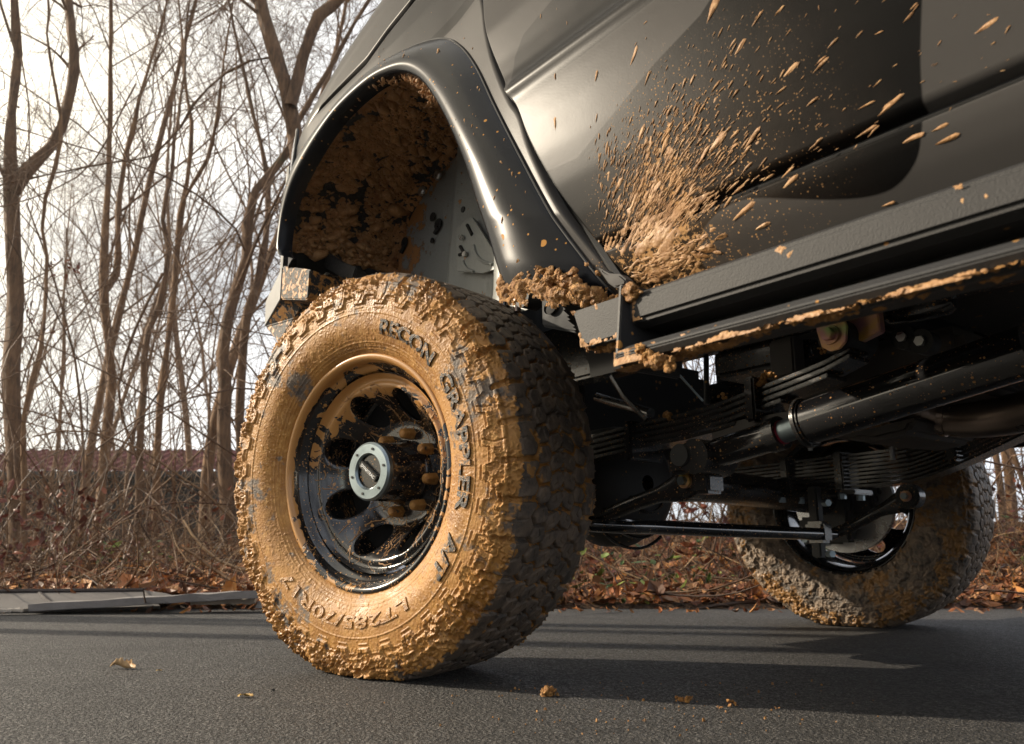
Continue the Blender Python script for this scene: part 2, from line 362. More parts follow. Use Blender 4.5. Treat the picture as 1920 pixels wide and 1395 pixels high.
def mk_asphalt():
    q = NM('asphalt'); o = q.coord()
    v = q.vor(150, vec=o); v2 = q.vor(430, vec=o); big = q.noise(1.3, 6, .6, o); fine = q.noise(600, 3, .6, o)
    c1 = q.n('TexVoronoi', i_Scale=150.); q.l(o, c1.inputs['Vector']); sc = q.n('SeparateColor'); q.l(c1.outputs['Color'], sc.inputs[0])
    c2 = q.n('TexVoronoi', i_Scale=430.); q.l(o, c2.inputs['Vector']); s2 = q.n('SeparateColor'); q.l(c2.outputs['Color'], s2.inputs[0])
    st = q.math('MULTIPLY', q.rng(v, .2, .5, 1, 0), q.rng(sc.outputs[0], .35, 1, .0, 1)); st2 = q.math('MULTIPLY', q.rng(v2, .2, .5, 1, 0), q.rng(s2.outputs[0], .55, 1, .0, 1))
    col = q.mix(st, (.024, .023, .0225), (.26, .245, .23)); col = q.mix(st2, col, (.52, .50, .47)); col = q.mix(q.rng(fine, .52, .72), col, (.015, .015, .015))
    ck = q.n('TexVoronoi', i_Scale=.55, feature='DISTANCE_TO_EDGE'); cm = q.n('VectorMath', operation='MULTIPLY_ADD'); nzc = q.n('TexNoise', i_Scale=5., i_Detail=6.); q.l(o, nzc.inputs['Vector']); q.l(nzc.outputs['Color'], cm.inputs[0]); cm.inputs[1].default_value = (.28, .28, .28); q.l(o, cm.inputs[2]); q.l(cm.outputs[0], ck.inputs['Vector'])
    crack = q.math('MULTIPLY', q.rng(ck.outputs['Distance'], .0012, .0035, 1, 0), q.rng(q.noise(1.1, 3, .5, o), .45, .6)); col = q.mix(crack, col, (.006, .006, .006))
    stain = q.rng(q.noise(1.7, 6, .65, o), .52, .66, 0, .8)
    col = q.mix(stain, col, (.018, .0175, .017)); col = q.mix(q.rng(big, .35, .7, 0, .35), col, (.06, .055, .051))
    h = q.math('ADD', q.math('MULTIPLY', q.rng(v, 0, .6, 1, 0), 1.), q.math('ADD', q.math('MULTIPLY', q.rng(v2, 0, .6, 1, 0), .5), q.math('MULTIPLY', fine, .6)))
    q.set(Specular_IOR_Level=.45)
    return q.out(col, q.rng(sc.outputs[1], 0, 1, .5, .85), h, .008)
M['asphalt'] = mk_asphalt()
def mk_soil():
    q = NM('forest_soil'); c = q.mix(q.noise(5, 6, .7), (.02, .012, .007), (.09, .048, .024)); c = q.mix(q.rng(q.noise(38, 5, .7), .5, .7), c, (.22, .12, .06))
    return q.out(c, .9, q.noise(25, 6, .7), .05)
M['soil'] = mk_soil()
def mk_bark(name, a, b, green=0):
    q = NM(name); o = q.coord(); mp = q.n('Mapping', i_Scale=(1, 1, .18)); q.l(o, mp.inputs['Vector'])
    f = q.noise(38, 6, .7, mp.outputs[0]); c = q.mix(q.rng(f, .3, .7), a, b)
    c = q.mix(q.rng(q.noise(3, 4, .6, o), .45, .75, 0, .6), c, tuple(np.array(b)*1.25))
    if green: c = q.mix(q.rng(q.noise(2.2, 5, .65, o), .6, .68, 0, green), c, (.06, .085, .02))
    return q.out(c, .85, f, .02)
M['bark'] = mk_bark('grey_brown_bark', (.035, .017, .009), (.21, .118, .058), .5)
M['barkb'] = mk_bark('tan_bark', (.05, .023, .011), (.27, .15, .068))
M['twig'] = mk_bark('twig_bark', (.075, .040, .022), (.20, .115, .06))
def leafmat(name, cols):
    q = NM(name); a = q.attr('rnd'); r = q.n('ValToRGB'); r.color_ramp.interpolation = 'CONSTANT'
    while len(r.color_ramp.elements) < len(cols): r.color_ramp.elements.new(.5)
    for i, c in enumerate(cols): r.color_ramp.elements[i].position = i/len(cols); r.color_ramp.elements[i].color = (*c, 1)
    q.l(a, r.inputs[0]); q.set(Specular_IOR_Level=.3)
    return q.out(r.outputs[0], .55)
M['leaf'] = leafmat('dead_leaves', [(.21, .07, .022), (.30, .115, .038), (.13, .042, .016), (.36, .175, .07), (.25, .09, .035), (.30, .16, .08), (.08, .034, .017), (.44, .19, .05)])
M['straw'] = leafmat('dry_stems', [(.095, .048, .021), (.17, .095, .046), (.05, .025, .012), (.28, .18, .095), (.08, .036, .016)])
M['green'] = leafmat('green_leaves', [(.05, .09, .018), (.09, .13, .02), (.16, .19, .03), (.035, .06, .015)])
M['redleaf'] = leafmat('red_brown_leaves', [(.13, .03, .015), (.2, .06, .025), (.09, .025, .015)])
# ================================================================== SETTING: sky is the world; road, forest floor
def gz(x, y):                           # height of the forest floor beyond the road edge
    x = np.asarray(x, float); y = np.asarray(y, float); e = y-3.62-.03*np.sin(x*1.3)
    b = np.where(e < 0, -.06, .015+.085*np.clip(e, 0, 7)*np.clip(.75+.25*np.tanh(x*.6), .5, 1.1))
    P = np.stack([x, y, 0*x], -1)
    return b+np.where(e < 0, 0, np.clip(e, 0, 1)*(.07*pn(P, .9, 2)+.05*pn(P, 2.3, 4))+np.clip(e-.0, 0, .25)*.12*pn(P, 5., 5))
def setting():
    mb = MB(); X = np.linspace(-60, 60, 241); Y = np.array([-40, -20, -8, -2, 0, 1, 2, 3, 3.5, 3.62])
    g = np.stack(np.meshgrid(X, Y, indexing='ij'), -1)
    edge = np.where(g[..., 1] > 3.55, .02*pn(np.stack([g[..., 0], 0*g[..., 0], 0*g[..., 0]], -1), 2.1, 3), 0)
    V = np.stack([g[..., 0], g[..., 1]+edge, 0*g[..., 0]], -1).reshape(-1, 3)
    tag(ob('road', V, gridf(241, 10), M['asphalt']), kind='structure')
    x = np.sinh(np.linspace(-3.2, 3.2, 260))*6.5; y = 3.3+np.sinh(np.linspace(0, 4.3, 170))*3.5
    g = np.stack(np.meshgrid(x, y, indexing='ij'), -1)
    V = np.stack([g[..., 0], g[..., 1], gz(g[..., 0], g[..., 1])], -1).reshape(-1, 3)
    tag(ob('forest_floor', V, gridf(260, 170), M['soil']), kind='structure')
setting()
# ================================================================== THE VEHICLE
truck = empty('lifted_vehicle'); truck.matrix_world = Matrix(np.vstack([np.column_stack([AX.T, TO]), [0, 0, 0, 1]]).tolist())
tag(truck, 'lifted off-road vehicle in grey and black camouflage, splashed with mud, parked on the asphalt', 'vehicle')
# ---------------- tyre
RT = .414
PROF = [(.108, .2345), (.1145, .240), (.122, .248), (.133, .268), (.1415, .290), (.1445, .312), (.1445, .334), (.1425, .354), (.1385, .374), (.132, .391), (.1235, .403), (.112, .4095), (.095, .4125), (.06, .4135), (0, .414)]
CELLS = 36; LP = 2*PI*RT/CELLS*1000
def seg_d(p, q, segs, hw):              # signed distance (mm) to groove segments, periodic in p
    d = np.full(p.shape, 1e9)
    for (a, b) in segs:
        a = np.array(a, float); b = np.array(b, float); ab = b-a
        for k in (-1, 0, 1):
            px = p-k*LP-a[0]; qx = q-a[1]; t = np.clip((px*ab[0]+qx*ab[1])/(ab@ab), 0, 1)
            d = np.minimum(d, np.hypot(px-t*ab[0], qx-t*ab[1]))
    return d-hw
def poly_segs(P): return list(zip(P[:-1], P[1:]))
def tread(p, q):                        # height change in mm, q >= 0 measured from the crown centre
    G = [(poly_segs([(0, 84), (2, 110), (5, 152)]), 5.2, 12), (poly_segs([(-4, 82), (13, 70), (31, 85), (49, 72), (LP-4, 82)]), 4.2, 12),
         (poly_segs([(0, -6), (18, 7), (36, -7), (54, 7), (LP, -6)]), 3., 10.5),
         (poly_segs([(18, 7), (26, 36), (9, 44), (13, 70)]), 3., 10.5), (poly_segs([(54, 7), (63, 34), (45, 43), (49, 72)]), 3., 10.5),
         (poly_segs([(63, 34), (LP+9, 44)]), 2.1, 8), (poly_segs([(26, 36), (45, 43)]), 1.7, 7)]
    h = np.zeros(p.shape)
    for sg, hw, dp in G: h = np.minimum(h, -dp*ss(.9, -.9, seg_d(p, q, sg, hw)))
    for sg in (poly_segs([(-10, 24), (2, 20), (6, 30)]), poly_segs([(32, 22), (42, 18), (46, 28)]), poly_segs([(20, 58), (36, 54)]), poly_segs([(54, 60), (66, 54), (70, 62)]), poly_segs([(34, 96), (38, 118), (33, 128)])):
        h = np.minimum(h, -5*ss(.8, -.5, seg_d(p, q, sg, .5)))
    return h
def biter(p, q):                        # raised lugs on the shoulder side wall, in mm
    t = (p/LP*2) % 2
    lo = 176+18*ss(.15, .35, t)-18*ss(1.15, 1.35, t)+0*q
    lug = 4.2*ss(lo+.8, lo-.8, q)*ss(141, 147, q)
    lug = lug-2.6*ss(lo-7.5, lo-9, q)*ss(150, 153, q)
    lug = lug-2.2*ss(1.4, .2, seg_d(p, q, poly_segs([(36, 146), (39, 170), (30, 190)]), .8))*ss(lo, lo-3, q)
    lug = np.maximum(lug, 1.6*ss(1.6, .6, np.abs(q-(lo+7))))
    for k in (1, 2, 3): lug = lug+1.1*ss(1.1, .3, seg_d(p, q, [((44+k*5, 158), (46+k*5, 176))], .6))
    return lug
def tyre_mesh(name, mat, ncell, q_t, q_o, q_i, seed, heavy, Mw, clip_z, bias=0., crust=0.):
    half = spline(PROF, 600); s = np.r_[0, np.cumsum(np.linalg.norm(np.diff(half, axis=0), axis=1))]*1000
    L = s[-1]; q_half = L-s             # arc length from the crown centre, mm
    qo = np.r_[np.linspace(q_half[0], 128, q_o, endpoint=False), np.linspace(128, 0, q_t//2, endpoint=False)]
    qi = np.r_[np.linspace(0, 128, q_t//2, endpoint=False), np.linspace(128, q_half[0], q_i)]
    f = lambda q, k: np.interp(q, q_half[::-1], half[::-1, k])
    q = np.r_[qo, -qi]; W = np.where(q >= 0, f(np.abs(q), 0), -f(np.abs(q), 0)); R = f(np.abs(q), 1)
    nt = CELLS*ncell; ph = np.arange(nt)/nt*2*PI
    dW = np.gradient(W); dR = np.gradient(R); nn = np.hypot(dW, dR); nW, nR = dR/nn, -dW/nn
    if nR[np.argmax(R)] < 0: nW, nR = -nW, -nR
    pc = np.arange(ncell)/ncell*LP
    pg, qg = np.meshgrid(pc, q, indexing='ij')
    pgm = np.where(qg >= 0, pg, (pg+LP*.5) % LP)
    hc = tread(pgm, np.abs(qg))*(np.abs(qg) < 160)+biter(pgm, np.abs(qg))*(np.abs(qg) > 132)
    h = np.tile(hc, (CELLS, 1))
    aq = np.abs(q)
    for r0, wd, hh in ((.3215, 1.1, 1.3), (.2625, .8, .9), (.2555, .8, .9), (.2495, .7, .8), (.270, .6, .5)):
        h = h+(hh*ss(wd*1.6, wd*.5, np.abs(R-r0)*1000)*(aq > 140))[None]
    C, Sn = np.cos(ph)[:, None], np.sin(ph)[:, None]
    P = np.stack([R*Sn, np.broadcast_to(-W, (nt, len(q))), R*C], -1)
    A = fbm(P, 26, 3, seed); B = fbm(P, 75, 3, seed+9, True); F = fbm(P, 300, 2, seed+4); big = pn(P, 9, seed+2)
    side = q > 0
    low = ss(.25, -.9, P[..., 2]/RT)*.8+ss(.2, -.9, P[..., 0]/RT)*.35            # lower and left stretches carry the thick cake
    zone = (ss(108, 122, aq)*ss(200, 150, aq))[None]*np.where(side, 1., .8)[None]
    lump = zone*np.clip((B-.56)*2.0+A*1.4+(low-.35)*.65-.04+.5*(pn(P, 6, seed+20)), 0, 1.3)*(.65+.7*np.clip(.5+pn(P, 14, seed+21), 0, 1))
    film = np.where(side, ss(112, 130, aq), .75*ss(118, 138, aq))[None]
    grit = ss(.18, .45, pn(P, 210, seed+6))*.9+ss(.3, .5, pn(P, 120, seed+8))*1.4
    mudh = lump*(8.5*heavy)+film*(grit*.40+F*.30+A*.35)
    deep = ss(-2.5, -7, h)
    fill = deep*np.clip(.5+big*.8+ss(70, 128, aq)[None]*.35, 0, 1)*(ss(60, 125, aq)[None]*6.0+1.4)
    mud = np.clip(film*(.74+big*.5+A*.55)+lump*.9+deep*(.42+A*.8+.25*ss(60, 120, aq)[None])-.30*ss(3, 6, h)*zone*(.5-low), 0, 1.2)
    mud = np.where((aq < 112)[None], deep*(.42+A*.9+big*.5)+.16+.25*F+.5*ss(.12, .4, A+.3*big)*ss(20, 100, aq)[None], mud)
    mudh = mudh+crust*ss(118, 135, aq)[None]*(np.clip(B-.5, 0, 1)*2.+1.2*A+1.5*ss(.1, .3, pn(P, 48, seed+30)))
    mud = mud-bias*(.6+.9*(pn(P, 34, seed+12)+.2))
    h = h+mudh+fill+.25*F
    P[..., 0] += h/1000*nR*Sn; P[..., 1] += -h/1000*nW; P[..., 2] += h/1000*nR*C
    V = P.reshape(-1, 3); Mn = np.asarray(Mw)
    Wd = V@Mn[:3, :3].T+Mn[:3, 3]; sink = np.clip(clip_z-Wd[:, 2], 0, None)
    V = V+sink[:, None]*Mn[2, :3][None]/max(.2, (Mn[2, :3]**2).sum())
    return mesh(name, V, gridf(nt, len(q), cu=True), mat, attrs={'mud': ('POINT', mud.ravel())})
def side_w(r): return np.interp(r, [p[1] for p in PROF], [p[0] for p in PROF])
def ring_text(txt, phi0, phi1, r0, r1, name, mat, parent, bold=.03, side=1, ext=.0038):
    cu = bpy.data.curves.new('t', 'FONT'); cu.body = txt; cu.size = 1; cu.extrude = .05; cu.offset = bold; cu.resolution_u = 3
    o = bpy.data.objects.new('t', cu); COL.objects.link(o)
    me = bpy.data.meshes.new_from_object(o.evaluated_get(bpy.context.evaluated_depsgraph_get()))
    bpy.data.objects.remove(o); bm = bmesh.new(); bm.from_mesh(me)
    bmesh.ops.subdivide_edges(bm, edges=[e for e in bm.edges if e.calc_length() > .25], cuts=2, use_grid_fill=False)
    bmesh.ops.triangulate(bm, faces=bm.faces)
    V = np.array([v.co for v in bm.verts]); F = [[v.index for v in f.verts] for f in bm.faces]; bm.free()
    x0, x1, y0, y1 = V[:, 0].min(), V[:, 0].max(), V[:, 1].min(), V[:, 1].max()
    ph = np.radians(phi0+(V[:, 0]-x0)/(x1-x0)*(phi1-phi0)); r = r0+(V[:, 1]-y0)/(y1-y0)*(r1-r0)
    wv = side_w(r)+np.where(V[:, 2] > 0, ext, -.002)
    return ob(name, np.stack([r*np.sin(ph), -wv*side, r*np.cos(ph)], -1), np.array(F), mat, parent, smooth=False)
def wheel_matrix(a, camb, c):           # columns in the vehicle frame: x right seen from outside, y inward, z up
    n = AX@np.array([math.cos(a)*math.cos(camb), math.sin(a)*math.cos(camb), math.sin(camb)])
    u = AX@np.array([-math.cos(a)*math.sin(camb), -math.sin(a)*math.sin(camb), math.cos(camb)])
    m = np.eye(4); m[:3, 0] = np.cross(-n, u); m[:3, 1] = -n; m[:3, 2] = u; m[:3, 3] = c; return m
W1 = wheel_matrix(4.0684, -.0522, (0, 0, .4023))
wh = empty('wheel', parent=truck, M=Matrix(W1.tolist())); wh['label'] = 'near front wheel thickly coated in wet orange mud'
link('tyre', tyre_mesh('tyre', M['tyre'], 44, 170, 128, 46, 11, 1., W1, .003), wh)
ring_text('RECON', 16.5, 49, .279, .311, 'lettering', M['letter'], wh)
ring_text('GRAPPLER', 56, 107.5, .281, .313, 'lettering', M['letter'], wh)
ring_text('A/T', 116, 132, .283, .315, 'lettering', M['letter'], wh)
ring_text('LT285/70R17', 149, 226, .279, .303, 'lettering', M['mud'], wh, .02, ext=.003)
ring_text('DOT 1171 19 1768 29', -14, 17, .2522, .2592, 'lettering', M['mud'], wh, 0, ext=.0011)
# ---------------- steel wheel
def wheel_rim(parent, mat, back=False, dirt=1.):
    n = 128
    prof = [(.093, .238), (.108, .2425), (.1165, .2415), (.119, .237), (.1175, .2315), (.112, .2265), (.103, .2235), (.095, .2215), (.088, .2145), (.080, .2085), (.060, .2055), (.040, .204), (.0, .2035), (-.03, .2035), (-.07, .206), (-.09, .212), (-.105, .222), (-.115, .2335), (-.112, .2385), (-.10, .238)]
    prof = spline(prof, 70); a = np.linspace(0, 2*PI, n, endpoint=False)
    mb = MB().lathe(prof, n); V = np.concatenate(mb.v); F = np.concatenate(mb.f[4])
    o = -V[:, 1]; up = V[:, 2]/.24; left = -V[:, 0]/.24
    lip = ss(.100, .113, o)*(.45+.55*np.clip(up*.7+left*.45+.25, -.6, 1))*dirt+.62*ss(.04, .08, o)*np.clip(up+left*.15-.2, 0, 1)*dirt
    ob('rim', V, F, mat, parent, attrs={'lipmud': ('POINT', lip)})
    # disc: concave face with eight round holes
    rr = np.array([.030, .105, .113, .122, .165, .180, .186, .191, .197, .2045]); oo = np.array([-.012, -.012, -.008, .002, .060, .073, .0725, .066, .070, .083])
    pts = []; edges = []; hc = [(.147*math.sin(math.radians(k*45+20)), .147*math.cos(math.radians(k*45+20))) for k in range(8)]
    for r in (.030, .05, .07, .09, .1, .105, .109, .113, .117, .122, .13, .14, .15, .16, .168, .175, .18, .183, .186, .1885, .191, .194, .197, .2, .2045):
        k = 160 if r > .1 else 72; i0 = len(pts)
        ok = [(r*math.sin(2*PI*i/k+r*9), r*math.cos(2*PI*i/k+r*9)) for i in range(k)]
        if r in (.030, .2045): pts += ok; edges += [(i0+i, i0+(i+1) % k) for i in range(k)]
        else: pts += [p for p in ok if min(math.hypot(p[0]-h[0], p[1]-h[1]) for h in hc) > .0335]
    for h in hc:
        for rad in (.0315, .0330):
            i0 = len(pts); pts += [(h[0]+rad*math.cos(2*PI*i/36), h[1]+rad*math.sin(2*PI*i/36)) for i in range(36)]
            if rad == .0315: edges += [(i0+i, i0+(i+1) % 36) for i in range(36)]
    v2, e2, f2, *_ = geometry.delaunay_2d_cdt([Vector(p) for p in pts], edges, [], 0, 1e-7)
    v2 = np.array(v2); f2 = np.array([f for f in f2 if len(f) == 3]); c = v2[f2].mean(1)
    keep = (np.hypot(c[:, 0], c[:, 1]) > .0299)
    for h in hc: keep &= np.hypot(c[:, 0]-h[0], c[:, 1]-h[1]) > .0314
    f2 = f2[keep]; r = np.hypot(v2[:, 0], v2[:, 1]); off = np.interp(r, rr, oo)
    dh = np.min([np.hypot(v2[:, 0]-h[0], v2[:, 1]-h[1]) for h in hc], axis=0); off = off-.0018*ss(.0335, .0312, dh)
    V = np.stack([v2[:, 0], -off, v2[:, 1]], -1)
    lipd = ss(.12, .2, r)*np.clip(v2[:, 1]/.2*.9-v2[:, 0]/.2*.12+.20, -.12, 1)*.85*dirt+.25*ss(.06, .2, v2[:, 0])*ss(-.1, .05, v2[:, 1])*dirt
    mb = MB().add(V, f2)
    for h in hc:                        # hole walls
        a = np.linspace(0, 2*PI, 37)[:-1]; rim_o = np.interp(np.hypot(h[0]+.0315*np.cos(a), h[1]+.0315*np.sin(a)), rr, oo)-.0018
        ring = lambda d, rad: np.stack([h[0]+rad*np.cos(a), -(rim_o-d), h[1]+rad*np.sin(a)], -1)
        R2 = np.stack([ring(0, .0315), ring(.003, .0305), ring(.012, .0303)], 1).reshape(-1, 3)
        mb.add(R2, gridf(36, 3, cu=True)); lipd = np.r_[lipd, np.zeros(len(R2))]
    ob('wheel_disc', np.concatenate(mb.v), [np.concatenate(mb.f[3]), np.concatenate(mb.f[4])], mat, parent, attrs={'lipmud': ('POINT', lipd)})
wheel_rim(wh, M['rim'])
def lug_nut(k, parent, mat):
    a = math.radians(k*45+12); c = np.array([.0835*math.sin(a), 0, .0835*math.cos(a)]); mb = MB()
    hexa = np.array([[.0125*math.cos(t*PI/3), 0, .0125*math.sin(t*PI/3)] for t in range(6)])
    V = np.concatenate([hexa*s+c+[0, -o, 0] for o, s in ((-.016, 1.15), (.008, 1.0), (.015, .93), (.019, .6))]+[[c+[0, -.019, 0]]])
    i = np.arange(6); j = (i+1) % 6; F = np.concatenate([np.stack([i+6*q, j+6*q, j+6*q+6, i+6*q+6], 1) for q in range(3)])
    mb.add(V, F, np.stack([i+18, j+18, np.full(6, 24)], 1)).build('lug_nut', mat, parent, bev=.0012)
M['nutmud'] = dirty('muddy_lug_nut', (.03, .03, .03), .35, .4, 120, patch=(30, .33))
for k in range(8): lug_nut(k, wh, M['nutmud'])
def hub(parent):
    M['hub'] = dirty('gloss_black_hub', (.006, .006, .007), .16, .35, 170, coat=.6, patch=(26, .655))
    MB().lathe([(-.014, .001), (-.014, .069), (-.004, .070), (.0, .066), (.004, .064), (.03, .062), (.082, .0595), (.086, .056), (.087, .001)], 72).build('hub', M['hub'], parent)
    MB().lathe([(.086, .060), (.0945, .060), (.0990, .0555), (.0990, .0375), (.0945, .0340), (.086, .034)], 72, closed=True).build('hub_ring', M['zinc'], parent).data.set_sharp_from_angle(angle=.3)
    MB().lathe([(.090, .0005), (.090, .033), (.0935, .0345)], 48).build('hub_dial', M['hub'], parent)
    a = math.radians(-38); T = np.array([[math.cos(a), 0, math.sin(a)], [0, 1, 0], [-math.sin(a), 0, math.cos(a)]])
    MB().box((0, -.0945, 0), (.058, .009, .0145), T.T).build('dial_bar', M['blk'], parent, bev=.0015)
    for k in range(6):
        b = math.radians(k*60+18); MB().cyl((.047*math.sin(b), -.0994, .047*math.cos(b)), (.047*math.sin(b), -.1008, .047*math.cos(b)), .0028, 10).build('screw', M['black'], parent)
    cu = bpy.data.curves.new('t', 'FONT'); cu.body = 'DYNATRAC'; cu.size = .0088; cu.align_x = 'CENTER'; cu.align_y = 'CENTER'; cu.offset = .0002; cu.extrude = .0002
    o = bpy.data.objects.new('t', cu); COL.objects.link(o); me = bpy.data.meshes.new_from_object(o.evaluated_get(bpy.context.evaluated_depsgraph_get())); bpy.data.objects.remove(o)
    me.materials.clear(); me.materials.append(M['white']); l = link('hub_lettering', me, parent)
    l.matrix_local = Matrix.Translation((0, -.0995, 0)) @ Matrix.Rotation(math.radians(38), 4, 'Y') @ Matrix.Rotation(PI/2, 4, 'X')
hub(wh)
# thin curling runs of mud over the wheel face, and the brake behind it
def rim_runs(parent):
    r = np.random.default_rng(5); rr = np.array([.06, .105, .113, .122, .165, .18, .2045]); oo = np.array([-.012, -.012, -.008, .002, .060, .073, .083])
    Ps = []; Rs = []
    for k in range(330):
        a = r.uniform(0, 2*PI); rad = r.uniform(.09, .195); p = np.array([rad*math.sin(a), rad*math.cos(a)])
        d = np.array([r.normal(0, .5), -1 if r.random() < .6 else .6])+np.array([.7, 0]); d /= np.linalg.norm(d); ln = r.uniform(.01, .06); Q = []
        ang = 0
        for t in range(12):
            ang += r.normal(0, .35); e = np.array([d[0]*math.cos(ang)-d[1]*math.sin(ang), d[0]*math.sin(ang)+d[1]*math.cos(ang)]); p = p+e*ln/12; Q.append(p.copy())
        Q = np.array(Q); q = np.hypot(Q[:, 0], Q[:, 1])
        hc = [(.147*math.sin(math.radians(j*45+20)), .147*math.cos(math.radians(j*45+20))) for j in range(8)]
        if q.max() > .2 or q.min() < .085 or min(np.hypot(Q[:, 0]-h[0], Q[:, 1]-h[1]).min() for h in hc) < .033: continue
        Ps.append(np.stack([Q[:, 0], -np.interp(q, rr, oo)-.0002, Q[:, 1]], -1)); Rs.append(np.linspace(1, .35, 12)*r.lognormal(-6.95, .4))
    V, F = tubes(np.array(Ps), np.array(Rs), 5); tag(ob('mud_runs', V, F, M['mudtan'], parent), kind='stuff')
rim_runs(wh)
MB().lathe([(-.05, .06), (-.05, .165), (-.08, .165), (-.08, .06)], 64, closed=True).build('brake_disc', M['under'], wh)
mbk = MB().lathe([(-.03, .001), (-.03, .19), (-.04, .2)], 48); mbk.build('brake_backing', M['void'], wh)
# ---------------- far wheel, seen from inside
W2 = wheel_matrix(3.973+PI, .03, AX@(np.array([1.1731, 2.8307, .4023])-TO))
wf = empty('wheel', parent=truck, M=Matrix(W2.tolist())); wf['label'] = 'far front wheel seen from behind under the chassis, with drier brown mud'
M['tyre2'] = mk_tyre('dry_muddy_tyre_rubber', 1., .6)
link('tyre', tyre_mesh('far_tyre', M['tyre2'], 24, 120, 36, 100, 31, .5, W2, .003, .22, 3.2), wf)
wheel_rim(wf, M['gloss'])
MB().lathe([(-.06, .07), (-.06, .165), (-.085, .165), (-.085, .07)], 64, closed=True).build('brake_disc', M['alu'], wf)
MB().lathe([(.03, .001), (-.05, .075), (-.12, .07), (-.16, .06), (-.16, .001)], 40).build('hub', M['under'], wf)
kn = MB().box((0, .15, 0), (.10, .07, .26)).box((.06, .13, -.09), (.14, .05, .09)).box((-.07, .12, .04), (.10, .06, .16))
kn.build('knuckle', M['under'], wf, bev=.01)
for x, z in ((.045, -.13), (.10, -.118)): MB().cyl((x, .12, z), (x, .185, z), .012, 6).build('bolt', M['zinc'], wf)
# ---------------- body surface: y over (x, z)
_zz = np.linspace(.3, 2.2, 800)
_pz = [(.3, .02), (.52, .03), (.56, .05), (.59, .074), (.615, .091), (.64, .101), (.665, .105), (.72, .115), (.78, .1245), (.84, .1315), (.90, .137), (.945, .140), (.968, .141), (.980, .1465), (.990, .1455), (1.002, .134), (1.02, .1285), (1.06, .128), (1.14, .130), (1.24, .124), (1.36, .107), (1.5, .080), (1.7, .015), (1.95, -.09), (2.2, -.22)]
_yy = np.interp(_zz, [p[0] for p in _pz], [p[1] for p in _pz]); _k = np.exp(-.5*(np.arange(-12, 13)/2.6)**2); _yy = np.convolve(np.pad(_yy, 12, 'edge'), _k/_k.sum(), 'valid')
def Ydoor(x, z): return np.interp(z, _zz, _yy)
_pf = [(.4, .07), (.6, .085), (.9, .097), (1.1, .100), (1.25, .100), (1.36, .096), (1.5, .083), (1.7, .05)]
def Yfen(x, z):
    f = np.interp(z, [p[0] for p in _pf], [p[1] for p in _pf]); t = ss(-.30, -.56, x)
    return f*(1-t)+np.minimum(Ydoor(x, z), .118)*t-1.18*np.clip(x-.38, 0, None)**2
SIL = np.array([at(px, py, y=.08) for px, py in ((545, 300), (552, 262), (563, 235), (590, 190), (640, 95), (700, 0), (760, -90))])
SEAM = np.array([at(px, py, y=.088) for px, py in ((556, 262), (575, 233), (632, 175), (690, 118), (728, 62), (776, 0), (850, -95))])
SIL = SIL[np.argsort(SIL[:, 0])]; SEAM = SEAM[np.argsort(SEAM[:, 0])]
zseam = lambda x: np.interp(x, SEAM[:, 0], SEAM[:, 2])
zsil = lambda x: np.interp(x, SIL[:, 0], SIL[:, 2])
GAP = spline([at(px, py, y=.115) for px, py in ((862, -120), (890, -50), (905, 0), (912, 50), (925, 100), (945, 150), (966, 190), (983, 214), (1003, 275), (1040, 355), (1080, 422), (1115, 474), (1140, 512), (1160, 540), (1180, 560))], 120)
GAP = GAP[np.argsort(GAP[:, 2])]
xgap = lambda z: np.interp(z, GAP[:, 2], GAP[:, 0])
# camouflage shapes and a painted sky-reflection patch, outlined on the body side
def inside(P, poly):
    x, y = P[:, 0], P[:, 1]; c = np.zeros(len(P), bool); n = len(poly)
    for i in range(n):
        a, b = poly[i], poly[(i+1) % n]
        m = ((a[1] > y) != (b[1] > y)); xx = (b[0]-a[0])*(y-a[1])/(b[1]-a[1]+1e-12)+a[0]; c ^= m & (x < xx)
    return c
def sdf(P, poly):
    d = np.full(len(P), 1e9)
    for i in range(len(poly)):
        a = poly[i]; ab = poly[(i+1) % len(poly)]-a; t = np.clip(((P-a)@ab)/(ab@ab+1e-12), 0, 1)
        d = np.minimum(d, np.hypot(*(P-a-t[:, None]*ab).T))
    return np.where(inside(P, poly), d, -d)
def outline(px, extra=()):
    Q = spline([at(*p, y=.122)[[0, 2]] for p in px], 90); return np.concatenate([Q, np.array(extra).reshape(-1, 2)])
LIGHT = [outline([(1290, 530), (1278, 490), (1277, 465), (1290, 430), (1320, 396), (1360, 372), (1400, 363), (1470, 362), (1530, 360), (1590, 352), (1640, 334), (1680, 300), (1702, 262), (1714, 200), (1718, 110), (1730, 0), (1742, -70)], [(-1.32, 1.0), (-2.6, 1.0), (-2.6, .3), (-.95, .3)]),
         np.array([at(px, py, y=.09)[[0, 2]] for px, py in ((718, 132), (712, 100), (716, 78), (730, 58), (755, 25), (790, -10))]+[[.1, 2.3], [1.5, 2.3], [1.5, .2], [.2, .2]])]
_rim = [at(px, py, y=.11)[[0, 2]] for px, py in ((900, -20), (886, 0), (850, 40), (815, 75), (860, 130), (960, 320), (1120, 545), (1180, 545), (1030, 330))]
LIGHT.append(np.array(_rim+[at(px, py, y=.118)[[0, 2]] for px, py in ((1042, 322), (1090, 300), (1160, 222), (1240, 130), (1330, 40), (1400, -60))]+[[-.75, 1.9], [-.2, 1.9]]))  # door-front patch: bright sky reflection put into the colour, edge included
